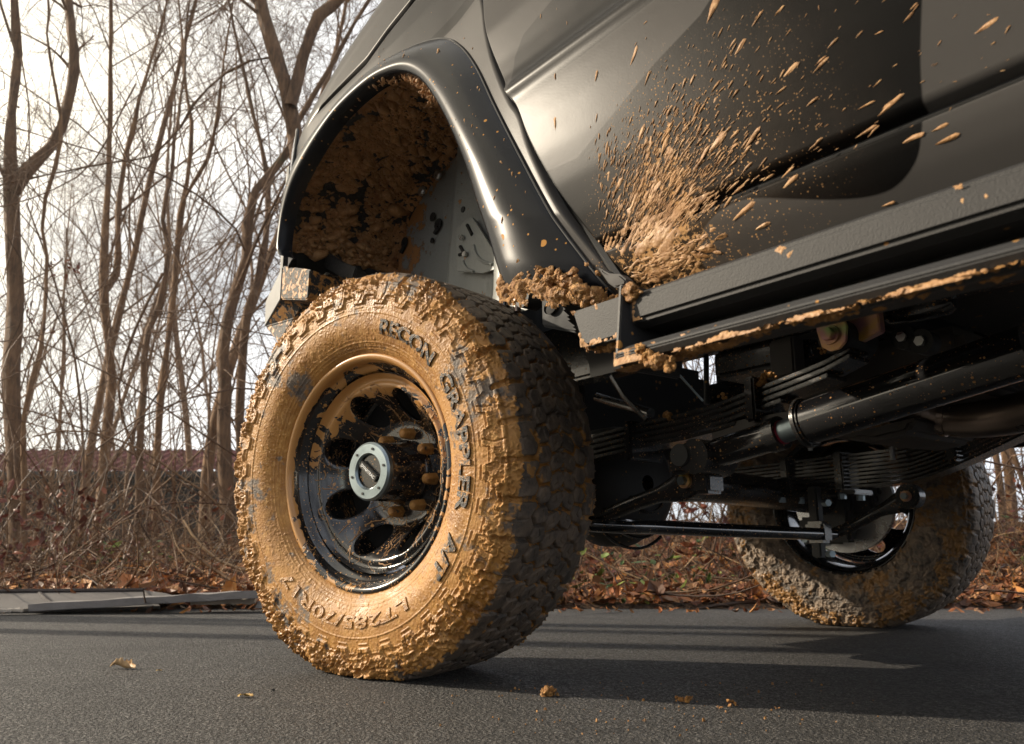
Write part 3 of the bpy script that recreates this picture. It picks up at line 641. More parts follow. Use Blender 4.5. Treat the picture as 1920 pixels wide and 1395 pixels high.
MID = [np.array([at(px, py, y=.118)[[0, 2]] for px, py in ((1015, 40), (990, 70), (974, 112), (970, 150), (975, 180), (1000, 190), (1110, 115), (1250, 10), (1330, -60), (1100, -60))]),
       np.array([at(px, py, y=.09)[[0, 2]] for px, py in ((718, 132), (712, 100), (716, 78), (730, 58), (755, 25), (800, -60), (960, -60), (886, 0), (850, 40), (810, 80), (760, 140))])]  # fender patch: its diagonal right edge is a painted reflection boundary
def camo_sheen(X, Z):
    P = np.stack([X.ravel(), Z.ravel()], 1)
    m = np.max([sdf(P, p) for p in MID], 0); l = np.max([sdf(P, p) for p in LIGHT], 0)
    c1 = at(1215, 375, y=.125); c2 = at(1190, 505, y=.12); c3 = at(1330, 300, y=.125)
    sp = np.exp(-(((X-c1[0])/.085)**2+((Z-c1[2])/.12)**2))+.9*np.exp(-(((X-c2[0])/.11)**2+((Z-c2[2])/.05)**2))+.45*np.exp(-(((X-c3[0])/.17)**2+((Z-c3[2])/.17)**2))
    return {'splash': ('POINT', np.where(Z > 0, sp, 0)), 'camo_sheen': ('POINT', np.minimum(l, -m)), 'camo_sheen_mid': ('POINT', m)}
# ---------------- wheel arch curves
LIP = [(540, 482), (534, 468), (536, 440), (543, 400), (560, 350), (590, 292), (625, 238), (655, 203), (700, 164), (735, 146), (765, 141), (795, 156), (822, 190), (850, 240), (880, 312), (902, 385), (920, 440), (934, 492), (948, 540)]
OUT = [(532, 480), (530, 465), (531, 430), (536, 390), (550, 338), (572, 290), (604, 242), (648, 190), (705, 133), (768, 92), (830, 74), (866, 88), (902, 130), (940, 200), (985, 282), (1035, 375), (1078, 448), (1112, 502), (1138, 550)]
NL = 220
lipc = spline([at(*p, y=.125) for p in LIP], NL); outc = spline([at(*p, y=.098) for p in OUT], NL)
outc[:, 1] = Yfen(outc[:, 0], outc[:, 2])+.002
LIPPOLY = (lipc*.55+outc*.45)[:, [0, 2]]
LIPPOLY = np.concatenate([LIPPOLY, [[LIPPOLY[-1, 0], .2], [LIPPOLY[0, 0]+.6, .2], [LIPPOLY[0, 0]+.6, LIPPOLY[0, 1]]]])
# ---------------- fender, hood
def fender():
    nu, nv = 260, 200; a = np.linspace(0, 1, nu)[:, None]; t = np.linspace(0, 1, nv)[None]
    x = np.full((nu, nv), 0.)+(-.5+a*1.2); z = .5+t*.9
    for _ in range(6):
        z = .50+t*(zseam(x)-.004-.50); xg = xgap(z)+.004; x = xg+(.70-xg)*(a**1.0)
    y = Yfen(x, z); y = y-.014*ss(.006, 0, x-xg)*1.; y = y-.008*ss(.006, 0, zseam(x)-.004-z)
    P = np.stack([x, y, z], -1); F = gridf(nu, nv); c = P.reshape(-1, 3)[F].mean(1)[:, [0, 2]]
    F = F[~inside(c, LIPPOLY)]; F = F[:, ::-1]
    ob('fender', P.reshape(-1, 3), F, M['camo_sheen'], truck, attrs=camo_sheen(x, z))
    xs = np.linspace(-.42, .70, 120); th = np.linspace(0, 1, 60); V = []
    for xx in xs:
        zs = zsil(xx); zc = zs-.085; yb = Yfen(np.array(xx), np.array(zc)); z0 = zseam(xx)+.004; fr = 1.18*max(0, xx-.38)**2
        ang = np.linspace(0, PI/2, 24); rho = .16
        arc = np.stack([np.full(24, xx), yb-rho+rho*np.cos(ang), zc+rho*np.sin(ang)], 1)
        lowr = np.stack([np.full(16, xx), np.linspace(Yfen(np.array(xx), np.array(z0)), yb, 16), np.linspace(min(z0, zc-.004), zc, 16)], 1)
        lowr[0, 1] -= .008
        top = np.stack([np.full(20, xx), np.linspace(yb-rho, -1.78+.06, 22)[2:], zc+rho+.04*np.sin(np.linspace(0, PI, 22)[2:])], 1)
        V.append(np.concatenate([lowr[:-1], arc, top]))
    V = np.array(V); at_ = camo_sheen(V[..., 0], np.minimum(V[..., 2], 3)); n = len(V[0])
    at_['camo_sheen'] = ('POINT', np.where((V[..., 1] < .03).ravel(), .05, at_['camo_sheen'][1]))
    o = ob('hood', V.reshape(-1, 3), gridf(len(xs), n)[:, ::-1], M['camo_sheen'], truck, attrs=at_)
fender()
def flare():
    ks = [(-.02, -.014), (-.016, -.009), (-.008, -.003), (0, .006), (.03, .0155), (.07, .0225), (.13, .0275), (.25, .031), (.42, .0305), (.58, .027), (.72, .021), (.84, .0135), (.92, .008), (.97, .0045), (1.0, .0015), (1.004, -.010)]
    V = []
    for s, dy in ks:
        p = lipc+(outc-lipc)*s
        base = (lipc[:, 1]-.006)*(1-max(0, s))+outc[:, 1]*max(0, s) if s >= 0 else lipc[:, 1]-.006
        p[:, 1] = base+dy; V.append(p)
    V = np.array(V).transpose(1, 0, 2)
    # closed lower end at the rear
    end = V[-1].copy(); end[:, 1] -= .05; V = np.concatenate([V, [end]])
    ob('fender_flare', V.reshape(-1, 3), gridf(*V.shape[:2]), M['flare'], truck)
flare()
# thin dark seal where the flare meets the fender
MB().tube(outc+[0, .001, 0], .0022, 6).build('flare_seal', M['black'], truck)
def liner():
    w_ = np.linspace(0, 1, 120); cen = np.array([.0, 0, .78]); n = 420
    base = spline([at(*p, y=.11) for p in LIP[1:]], n); V = []
    sec = spline([(0, 0), (.02, .03), (.035, .07), (.045, .14), (.05, .22), (.045, .33), (.02, .38)], 120)   # (outward from arch centre, inboard)
    d = base-cen; d[:, 1] = 0; d /= np.linalg.norm(d, axis=1)[:, None]
    P = base[:, None]+d[:, None]*sec[None, :, :1]; P[..., 1] -= sec[None, :, 1]
    t = np.linspace(0, 1, n)[:, None]
    A = fbm(P, 9, 4, 51); B = fbm(P, 38, 3, 57, True); Fn = fbm(P, 110, 3, 60)
    cover = ss(.80, .55, t+.10*A)*(.75+.5*A)+.25
    m = np.clip(cover+.6*(B-.5)+.8*Fn-.34-.7*ss(-.02, -.35, fbm(P, 13, 3, 66)), 0, 1.2)
    thick = np.clip(m-.35, 0, 1)*(.008+.034*ss(.05, .5, A))+.004*ss(.1, .4, Fn)*m
    rib = .012*np.exp(-((w_[None]-.45)/.04)**2)+.010*np.exp(-((w_[None]-.7)/.05)**2)
    P = P-d[:, None]*(thick+rib*ss(.65, .5, t))[..., None]
    tt = np.broadcast_to(t, m.shape)
    ob('wheel_arch_liner', P.reshape(-1, 3), gridf(n, 120), M['liner'], truck, attrs={'mud': ('POINT', np.where(tt > .9, m*.6, m).ravel())})
    # lumps and flakes of mud stuck to it
    r = np.random.default_rng(8); k = 6500
    i = (r.random(k)**1.25*n*.72).astype(int); j = (r.random(k)**1.3*100).astype(int)
    keepf = m[i, j] > .3; i = i[keepf]; j = j[keepf]; k = len(i)
    Q = P[i, j]; N = -d[i]+np.stack([0*d[i, 0], .4+0*d[i, 0], 0*d[i, 0]], 1)*0; T = r.normal(0, .4, (k, 3))+[0, 1, -.3]
    Ln = r.lognormal(-4.85, .55, k); Ln[:140] = r.uniform(.02, .045, 140); V, F = splats(Q, N, T, Ln*1.15, Ln*.85, Ln*.45)
    # and a beaded row along the lip
    k2 = 900; i = (r.random(k2)**1.3*n*.66).astype(int); lc = base[i]+r.normal(0, .003, (k2, 3)); lc[:, 1] = .121+r.normal(0, .005, k2)
    lc -= d[i]*(r.random(k2)*.012)[:, None]
    Ln = r.lognormal(-5.15, .5, k2)*np.where(i > n*.5, .55, 1.1); Ln = np.minimum(Ln, .010); V2, F2 = splats(lc, -d[i]*.5+[0, .9, 0], d[i]+r.normal(0, .35, (k2, 3)), Ln*1.7, Ln*.75, Ln*.6)
    tag(ob('mud_flakes', np.concatenate([V, V2]), [np.concatenate([a, b+len(V)]) for a, b in zip(F, F2)], M['mudtan'], truck), kind='stuff')
liner()
def apron():
    mb = MB(); X = np.linspace(-.62, .62, 150); Z = np.linspace(.74, 1.42, 100); x, z = np.meshgrid(X, Z, indexing='ij')
    y = -.25+.0*x
    c0 = at(868, 400, y=-.22); e0 = at(845, 400, y=-.25)[0]
    hump = ss(e0, e0-.05, x+.10*(z-c0[2]))*(.02+.02*ss(.05, .2, np.abs(x-c0[0]+.03)))
    y = y+hump+.05*ss(e0-.22, e0-.34, x)+.003*fbm(np.stack([x, y, z], -1), 6, 2, 3)
    ob('inner_apron', np.stack([x, y, z], -1).reshape(-1, 3), gridf(150, 100)[:, ::-1], M['apron'], truck)
    yb = -.248
    for px, py in ((823, 329), (793, 359), (762, 389)):
        c = at(px, py, y=yb+.012); MB().lathe([(0, .0145), (-.006, .0145), (-.010, .011), (-.010, .004), (-.004, .004), (-.004, .0005)], 24, axis='y', c=c).build('rubber_washer', M['alu'], truck)
    for px, py, r in ((822, 421, .017), (759, 455, .0165), (743, 391, .011), (784, 322, .009), (812, 407, .013), (811, 451, .008), (869, 393, .008)):
        c = at(px, py, y=yb+.004+(.045 if px > 850 else 0)); MB().cyl(c, c+[0, .003, 0], r, 18).build('panel_hole', M['void'], truck)
    for (a, b) in (((822, 425), (815, 438)), ((759, 458), (752, 474)), ((743, 393), (740, 397))):
        A, B = at(*a, y=yb+.006), at(*b, y=yb+.006); MB().tube([A, B], .006, 8).build('panel_slot', M['void'], truck)
    br = [at(px, py, y=-.21) for px, py in ((856, 424), (886, 408), (925, 470), (926, 505), (905, 512), (857, 508))]
    MB().prism(br, (0, 0, 0), (0, -.006, 0)).build('bracket', M['apron'], truck, smooth=False)
    for a, b in (((876, 422), (885, 440)), ((863, 462), (869, 472)), ((861, 478), (872, 474))):
        A, B = at(*a, y=-.208), at(*b, y=-.208); MB().tube([A, B], .0045, 8).build('bracket_slot', M['void'], truck)
    for a in ((868, 446), (874, 477)):
        A = at(*a, y=-.207); MB().cyl(A, A+[0, .008, 0], .0075, 6).build('bolt', M['alu'], truck)
    for P in (((888, 460), (892, 475), (902, 488), (922, 496)), ((868, 490), (874, 502), (888, 510))):
        MB().tube(spline([at(*p, y=-.208) for p in P], 14), .004, 8).build('bracket_rib', M['apron'], truck)
apron()
# ---------------- door, rocker
def side_panel(name, zf, zt, nv, xend, hem=.014, uend=340):
    a = np.linspace(0, 1, uend)[:, None]**1.35; t = np.linspace(0, 1, nv)[None]; z = zf+t*(zt-zf)+0*a
    xg = xgap(z)-.004; x = xg+(xend-xg)*a; y = Ydoor(x, z)
    y = y-hem*ss(.008, 0, xg-x)-hem*ss(.007, 0, z-zf)*(zf > .6)-hem*ss(.006, 0, zt-z)*(zt < .7)
    y = y+.0006*fbm(np.stack([x, y, z], -1), 3, 2, 9)
    ob(name, np.stack([x, y, z], -1).reshape(-1, 3), gridf(uend, nv), M['camo_sheen'], truck, attrs=camo_sheen(x, z))
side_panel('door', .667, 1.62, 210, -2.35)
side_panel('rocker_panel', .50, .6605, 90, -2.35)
MB().tube(np.stack([np.linspace(-.72, -2.3, 30), np.full(30, .087), np.full(30, .6635)], 1), .006, 6).build('door_seal', M['black'], truck)
MB().tube(np.stack([xgap(np.linspace(.56, 1.6, 60)), np.full(60, .094), np.linspace(.56, 1.6, 60)], 1), .007, 6).build('door_gap_seal', M['black'], truck)
fp = outc.copy()
# ---------------- front: headlight, bumper, grille
def front():
    x, z = np.meshgrid(np.linspace(.50, .70, 20), np.linspace(1.12, 1.40, 30), indexing='ij')
    y = Yfen(x, z)+.006+.10*(x-.50)
    ob('headlight', np.stack([x, y, z], -1).reshape(-1, 3), gridf(20, 30)[:, ::-1], M['lens'], truck)
    MB().tube([(x_, float(Yfen(np.array(x_), np.array(z_)))+.006+.10*(x_-.50), z_) for x_, z_ in ((.70, 1.12), (.50, 1.12), (.497, 1.26), (.50, 1.40), (.70, 1.40))], .005, 6).build('headlight_trim', M['black'], truck)
    MB().box((.74, -.89, 1.15), (.06, 1.80, .55)).build('grille', M['black'], truck, bev=.02)
    A = lambda px, py, y: at(px, py, y=y)
    # upper block and lower faceted wing of the bumper
    up = [A(530, 498, .07), A(581, 505, .07), A(577, 558, .07), A(573, 562, .07), A(526, 561, .07)]
    MB().prism(up, (0, 0, 0), (.05, -.34, -.02)).build('bumper_end_cap', M['bumperdark'], truck, smooth=False, bev=.003)
    f0 = [A(529, 500, .072), A(498, 565, .05), A(496, 612, .05), A(525, 561, .072)]
    f1 = [p+[.16, -.28, .02] for p in f0]; V = np.array(f0+f1)
    MB().add(V, [[0, 1, 2, 3], [4, 7, 6, 5], [0, 4, 5, 1], [1, 5, 6, 2], [2, 6, 7, 3], [3, 7, 4, 0]]).build('bumper_face', M['bumper'], truck, smooth=False, bev=.002)
    lo = [A(524, 563, .068), A(575, 560, .03), A(596, 568, .0), A(590, 640, -.02), A(522, 642, .045), A(497, 613, .048)]
    MB().prism(lo, (0, 0, 0), (.10, -.30, .0)).build('bumper_lower', M['bumperdark'], truck, smooth=False, bev=.003)
    MB().box((.86, -.89, .76), (.14, 1.55, .26)).build('bumper_beam', M['bumper'], truck, bev=.01)
    r = [A(612, 510, .02), A(606, 520, .02), A(582, 546, .02), A(580, 541, .02)]
    MB().prism(r, (0, 0, 0), (.02, -.05, 0)).build('bumper_bracket', M['alu'], truck, smooth=False)
    sh = [A(600, 540, -.05), A(655, 500, -.05), A(665, 520, -.05), A(640, 545, -.05), A(600, 560, -.05)]
    MB().prism(sh, (0, 0, 0), (.05, -.04, 0)).build('splash_shield', M['apron'], truck, bev=.004)
    sv = [A(612, 470, -.02), A(640, 490, -.02), A(668, 500, -.02), A(660, 525, -.02), A(640, 520, -.02), A(606, 500, -.02)]
    MB().prism(sv, (0, 0, 0), (.03, -.05, 0)).build('splash_flap', M['liner'], truck, bev=.004)
front()
# rest of the shell so that light, shade and other views are right
def shell():
    MB().box((-1.2, -1.86, 1.05), (3.6, .04, 1.0)).build('far_side_panel', M['camo_sheen'], truck, bev=.01)
    MB().box((-1.55, -.89, 1.95), (2.3, 1.5, .05)).build('roof', M['camo_sheen'], truck, bev=.02)
    MB().box((-.55, -.89, 1.75), (.06, 1.6, .45), Matrix.Rotation(-.5, 3, 'Y')).build('windscreen', M['lens'], truck)
    MB().box((-2.35, -.89, 1.1), (.05, 1.95, 1.2)).build('rear_bulkhead', M['under'], truck)
    MB().box((-1.55, -.95, .95), (1.7, 1.75, .05)).build('floor_pan', M['floor'], truck)
    MB().box((-.62, -.92, 1.1), (.05, 1.5, .8)).build('firewall', M['under'], truck)
shell()
# ---------------- side step
def step():
    x0, x1 = at(1190, 600, y=.20)[0], -2.3
    def bar(name, prof, xa, xb, m, slant=0, bev=.004):
        poly = [(xa+slant*(p[1]-prof[0][1]), p[0], p[1]) for p in prof]
        return MB().prism(poly, (xa, 0, 0), (xb, 0, 0)).build(name, m, truck, smooth=False, bev=bev)
    zt, zb = at(1186, 549, y=.19)[2], at(1228, 592, y=.205)[2]
    lt, lb = at(1215, 643, y=.225)[2], at(1215, 676, y=.225)[2]
    print('step z', zt, zb, lt, lb, x0)
    bar('step_upper_rail', [(.08, zt+.012), (.185, zt), (.207, zt-.012), (.207, zb), (.19, zb-.006), (.08, zb+.004)], x0+.004, x1, M['steel'])
    bar('step_recess', [(.14, zb+.002), (.145, zb+.002), (.165, lt-.004), (.16, lt-.004)], x0, x1, M['slider'], bev=.001)
    bar('step_lower_rail', [(.17, lt-.002), (.222, lt+.004), (.236, lt-.006), (.238, (lt+lb)/2), (.232, lb+.003), (.222, lb), (.212, lb+.001), (.205, lt-.012), (.17, lt-.012)], x0-.006, x1, M['slider'])
    MB().prism([(x0+.012, .085, zt+.014), (x0+.010, .215, zt+.004), (x0+.0, .235, lt-.01), (x0-.002, .226, lb-.004), (x0, .13, lb-.002)], (0, 0, 0), (-.006, 0, 0)).build('step_end_plate', M['slider'], truck, smooth=False, bev=.0015)
    st = [at(px, py, y=.165) for px, py in ((1071, 584), (1200, 541), (1206, 618), (1092, 652))]
    MB().prism(st, (0, 0, 0), (-.0, -.12, .004)).build('step_front_stub', M['steel'], truck, smooth=False, bev=.004)
    return x0, zt, zb, lt, lb
SX = step()
def rock_skin():                        # light curved trim piece at the foot of the door gap
    p = [at(px, py, y=.117) for px, py in ((1118, 500), (1140, 512), (1160, 513), (1173, 524), (1172, 535), (1152, 540), (1138, 530))]
    MB().prism(p, (0, 0, 0), (0, -.02, 0)).build('rocker_trim', plain('grey_trim', (.05, .047, .044), .75), truck, bev=.003)
rock_skin()
# ---------------- suspension and underbody
def chassis():
    def leaves(name, zf, xa, xb, y, n, wdt, th, gap, label, lens=None):
        e = empty(name, parent=truck); e['label'] = label
        for k in range(n):
            a, b = (xa, xb) if lens is None else (xa*lens[k], xb+(xa-xb)*(1-lens[k])*.55); X = np.linspace(a, b, 26); z = np.array([zf(x) for x in X])-k*(th+gap)
            V = []
            for dy, dz in ((-1, 1), (1, 1), (1, -1), (-1, -1)): V.append(np.stack([X, np.full(26, y+dy*wdt/2), z+dz*th/2], 1))
            V = np.stack(V, 1); F = gridf(26, 4, cv=True)
            MB().add(V.reshape(-1, 3), F, [[0, 1, 2, 3], [103, 102, 101, 100]]).build('spring_leaf', M['blk'], e, smooth=False, bev=.0012)
        return e
    A = lambda px, py, y: at(px, py, y=y)
    # near spring: traced along its top
    tp = np.array([A(px, py, -.37) for px, py in ((1100, 815), (1180, 793), (1260, 776), (1330, 755), (1400, 727), (1470, 700), (1540, 670), (1590, 640), (1620, 620))])
    o = np.argsort(tp[:, 0]); tp = tp[o]; zf = lambda x: np.interp(x, tp[:, 0], tp[:, 2]) if x < tp[-1, 0] else tp[-1, 2]-.02*(x-tp[-1, 0])
    near = leaves('leaf_spring', zf, .35, tp[1, 0]+.015, -.43, 5, .065, .0075, .0045, 'near front leaf spring with muddy leaves', [1, 1, .93, .78, .62])
    for px, py in ((1405, 748), (1177, 826)):
        c = A(px, py, -.38); mb = MB().box(c+[0, -.05, 0], (.022, .105, .085)); mb.build('spring_clamp', M['gloss'], near, bev=.004)
    # shackle: two plates, bush, bolt
    zb = A(1558, 628, -.385)
    pl = [A(px, py, -.385) for px, py in ((1527, 594), (1576, 580), (1588, 612), (1586, 640), (1574, 654), (1556, 659), (1540, 650), (1531, 622))]
    MB().prism(pl, (0, 0, 0), (0, -.006, 0)).build('shackle_plate', M['gold'], truck, bev=.0015)
    MB().prism([p+[0, -.085, 0] for p in pl], (0, 0, 0), (0, -.006, 0)).build('shackle_plate', M['gold'], truck, bev=.0015)
    up = [A(px, py, -.42) for px, py in ((1580, 560), (1640, 540), (1650, 620), (1610, 640), (1585, 600))]
    MB().prism(up, (0, 0, 0), (0, -.02, 0)).build('shackle_mount', M['gold'], truck, bev=.002)
    MB().cyl(zb+[0, -.008, 0], zb+[0, -.10, 0], .031, 28).build('spring_bush', M['black'], truck)
    MB().lathe([(-.001, .017), (-.004, .0165), (-.004, .001)], 24, c=zb).build('washer', M['gold'], truck)
    MB().cyl(zb+[0, .002, 0], zb+[0, .017, 0], .0125, 6, .0118).build('bolt', M['gold'], truck, bev=.001)
    # far spring
    far = leaves('leaf_spring', lambda x: .512-.02*np.clip(x+.25, -1, .6)+.42*np.clip(-.42-x, 0, 2)**1.25, .5, -1.5, -1.37, 9, .065, .0068, .0046, 'far front leaf spring with nine black leaves', [1, 1, 1, .95, .9, .85, .8, .72, .66])
    for x, z_ in ((-.05, .465), (-.23, .465), (-.55, .525)): MB().box((x, -1.36, z_), (.028, .09, .115)).build('u_bolt', M['blk'], far, bev=.004)
    MB().box((-.14, -1.36, .405), (.28, .10, .014)).build('spring_plate', M['blk'], far, bev=.003)
    for x in (-.04, -.24):
        for y in (-1.31, -1.41): MB().cyl((x, y, .40), (x, y, .385), .012, 6).build('nut', M['zinc'], far)
    # frame rails, cross members
    MB().box((-.75, -.46, .72), (3.2, .07, .15)).build('frame_rail', M['blk'], truck, bev=.008)
    MB().box((-.75, -1.34, .72), (3.2, .07, .15)).build('frame_rail', M['blk'], truck, bev=.008)
    MB().box((-.55, -.9, .62), (.18, .85, .06)).build('cross_member', M['blk'], truck, bev=.01)
    MB().box((-1.15, -.9, .80), (.9, .7, .10)).build('heat_shield', M['floor'], truck, bev=.02)
    MB().box((.35, -.9, .66), (.5, .62, .30)).build('engine_sump', M['under'], truck, bev=.04)
    MB().box((-.62, -.86, .60), (.50, .34, .12)).build('gearbox_pan', M['floor'], truck, bev=.02)
    # near axle end, differential, axle tube
    MB().tube([(0, -.2, .405), (0, -.62, .41), (0, -1.0, .425), (0, -1.62, .405)], [.048, .048, .048, .048], 28).build('axle_tube', M['blk'], truck)
    q = MB().lathe([(-.12, .02), (-.115, .09), (-.09, .125), (-.03, .150), (.03, .150), (.07, .13), (.11, .08), (.12, .02)], 40, axis='x', c=(-.03, -.60, .40)); q.build('differential', M['under'], truck)
    for k in range(5): MB().tube([(-.10, -.60+.16*math.cos(t), .40+.155*math.sin(t)+0) for t in np.linspace(-2.2, -.6, 14)] if k == 0 else [(-.10-.012*k, -.6+(.15-.02*k)*math.cos(t), .40+(.15-.02*k)*math.sin(t)) for t in np.linspace(-2.4, -.5, 14)], .004, 6).build('cover_rib', M['blk'], truck)
    # anti-sway bar with its two arms
    arm = [A(1135, 968, -.40), A(1190, 944, -.40), A(1250, 922, -.40), A(1298, 903, -.40)]
    bl = A(1142, 985, -.40); MB().tube(spline([bl+[.10, .08, .01], bl+[.0, -.02, 0], (-.20, -.6, .293), (-.205, -.9, .289), (-.205, -1.30, .286)], 40), .017, 20).build('sway_bar', M['gloss'], truck)
    def link_arm(P, w, tip, nm):
        P = np.array(P); n = len(P); mb = MB(); S_ = spline(P, 24); t = np.linspace(0, 1, 24)
        wd = .017+.016*ss(.6, .95, t)
        V = []
        for k in range(24):
            ang = np.linspace(0, 2*PI, 16, endpoint=False)
            V.append(S_[k]+np.stack([0*ang, .016*np.cos(ang), wd[k]*np.sin(ang)], 1))
        V = np.array(V).reshape(-1, 3); mb.add(np.concatenate([V, S_[:1], S_[-1:]]), gridf(24, 16, cv=True))
        mb.build(nm, M['blk'], truck); MB().cyl(S_[-1]+[0, .018, 0], S_[-1]+[0, -.022, 0], .034, 28).build('arm_eye', M['blk'], truck, bev=.004)
        MB().cyl(S_[-1]+[0, .018, 0], S_[-1]+[0, .026, 0], .0145, 24).build('washer', M['gold'], truck)
        MB().cyl(S_[-1]+[0, .026, 0], S_[-1]+[0, .036, 0], .0095, 6).build('nut', M['zinc'], truck)
    link_arm(arm, .02, 0, 'sway_bar_arm')
    link_arm([A(1560, 1002, -1.33), A(1600, 985, -1.34), A(1650, 958, -1.34), A(1706, 931, -1.34)], .02, 0, 'sway_bar_arm')
    c = A(1535, 998, -1.25); MB().box(c, (.06, .05, .06)).build('bar_clamp', M['blk'], truck, bev=.008)
    MB().box(c+[.01, -.01, .03], (.03, .03, .20)).build('clamp_bracket', M['under'], truck, bev=.004)
    for dz in (.08, -.06): MB().cyl(c+[-.03, .01, dz], c+[-.05, .02, dz], .010, 6).build('nut', M['zinc'], truck)
    # shock absorber running back along the frame
    sh = lambda px, py: A(px, py, -.34)
    a, b, c_, d = sh(1338, 852), sh(1452, 816), sh(1508, 795), sh(1935, 655); e = empty('shock_absorber', parent=truck)
    MB().tube([a, a+(b-a)*.08, b], [.024, .027, .027], 24).build('dust_sleeve', M['gloss'], e)
    MB().tube([b-(b-a)*.06, b+(c_-b)*.25], [.030, .030], 20).build('collar', M['blk'], e)
    MB().tube([b, b+(c_-b)*.30], [.0215, .0215], 20).build('marked_band', M['red'], e)
    MB().tube([b, c_+(c_-b)*.2], [.020, .020], 20).build('piston_rod', M['zinc'], e)
    MB().tube([c_, c_+(d-c_)*.03, c_+(d-c_)*.031, d], [.040, .040, .037, .037], 32).build('shock_body', M['gloss'], e)
    MB().tube([c_, c_+(d-c_)*.018], [.043, .043], 32).build('end_ring', M['blk'], e)
    MB().cyl(a+[.015, .04, -.005], a+[.015, -.05, -.005], .033, 24).build('lower_eye', M['blk'], e)
    MB().box(a+[.07, -.02, -.005], (.08, .05, .05)).box(a+[.04, -.03, -.04], (.04, .05, .06)).build('shock_mount', M['blk'], truck, bev=.006)
    MB().cyl(a+[.045, .045, .0], a+[.045, .03, 0], .021, 20).build('pin_cap', M['under'], truck)
    MB().box(A(1290, 858, -.36), (.02, .02, .04)).build('mount_tab', M['under'], truck)
    br = [A(px, py, -.40) for px, py in ((1330, 800), (1395, 785), (1480, 770), (1500, 800), (1400, 820), (1335, 830))]
    MB().prism(br, (0, 0, 0), (0, -.05, 0)).build('spring_seat', M['floor'], truck, bev=.004)
    # exhaust
    ex = spline([A(1560, 640, -.70), A(1600, 680, -.74), A(1650, 740, -.82), A(1700, 768, -.88), A(1760, 780, -.92), A(1830, 785, -.92), A(1905, 775, -.90), A(1990, 750, -.88), A(2100, 715, -.86)], 50)
    MB().tube(ex, .040, 32).build('exhaust_pipe', M['exh'], truck)
    for k in (19, 23): MB().tube([ex[k], ex[k+1]], .0425, 28).build('weld_band', M['exh'], truck)
    pan = [A(px, py, -.80) for px, py in ((1555, 820), (1640, 800), (1720, 780), (1700, 812), (1640, 826))]
    MB().prism(pan, (0, 0, 0), (0, -.3, 0)).build('catalyst_shield', M['floor'], truck, bev=.01)
    # ribbed hose, brake line, rods, brackets
    hs = spline([A(1470, 690, -.55), A(1478, 668, -.55), A(1500, 655, -.55), A(1530, 652, -.55)], 90)
    MB().tube(hs, .016*(1+.16*np.sin(np.arange(90)*1.9)), 16).build('ribbed_hose', M['blk'], truck)
    MB().tube([A(1324, 655, -.5), A(1325, 758, -.5)], .006, 10).build('brake_pipe', M['under'], truck)
    MB().tube([A(1262, 690, -.45), A(1318, 752, -.45)], .0022, 6).build('cable', M['zinc'], truck)
    MB().tube([A(1146, 706, -.3), A(1170, 745, -.3), A(1212, 788, -.3)], .005, 6).build('brake_hose', M['blk'], truck)
    MB().tube([A(1120, 745, -.55), A(1220, 775, -.5)], .012, 10).build('track_bar', M['blk'], truck)
    MB().prism([A(px, py, -.47) for px, py in ((1440, 640), (1485, 628), (1490, 700), (1445, 712))], (0, 0, 0), (0, -.04, 0)).build('frame_bracket', M['floor'], truck, bev=.004)
    for px, py in ((1708, 637), (1742, 645)):
        c = A(px, py, -.50); MB().cyl(c, c+[0, .03, 0], .021, 24).build('rubber_mount', M['black'], truck); MB().cyl(c+[0, .03, 0], c+[0, .036, 0], .009, 6).build('nut', M['alu'], truck)
    MB().tube([A(1660, 615, -.49), A(1700, 626, -.49)], .006, 8).build('fuel_line', M['under'], truck)
    MB().tube(spline([A(1660, 590, -.5), A(1720, 582, -.5), A(1790, 565, -.5)], 12), [.012]+[.02]*10+[.012], 12).build('cab_mount', M['blk'], truck)
    for px, py in ((1518, 826), (1672, 842)): c = A(px, py, -1.3); MB().cyl(c+[0, 0, -.03], c+[0, 0, .04], .007, 8).build('stud', M['alu'], truck)
    # struts, brackets behind the arch
    MB().tube([A(947, 490, -.12), A(947, 575, -.12)], .011, 14).build('steering_shaft', M['gloss'], truck)
    MB().tube([A(968, 505, -.12), A(970, 585, -.12)], .008, 14).build('brake_pipe', M['exh'], truck)
    MB().lathe([(-.02, .002), (-.02, .022), (.02, .022), (.02, .002)], 20, c=A(993, 560, -.12)).build('bump_stop', M['black'], truck)
    body = [A(px, py, -.10) for px, py in ((1014, 560), (1060, 555), (1090, 570), (1100, 600), (1085, 625), (1015, 612))]
    MB().prism(body, (0, 0, 0), (0, -.05, 0)).build('body_mount', plain('grey_chassis', (.035, .036, .038), .8), truck, bev=.004)
    mo = MB().lathe([(0, .0005), (0, .018), (-.003, .018)], 24); o_ = mo.build('mount_hole', M['void'], truck); o_.matrix_local = Matrix.Translation(A(1033, 577, -.094)) @ Matrix.Scale(.72, 4, (0, 0, 1))
    MB().box((-.62, -.34, .84), (.50, .30, .16)).build('wheelhouse_rear', M['under'], truck, bev=.02)
chassis()
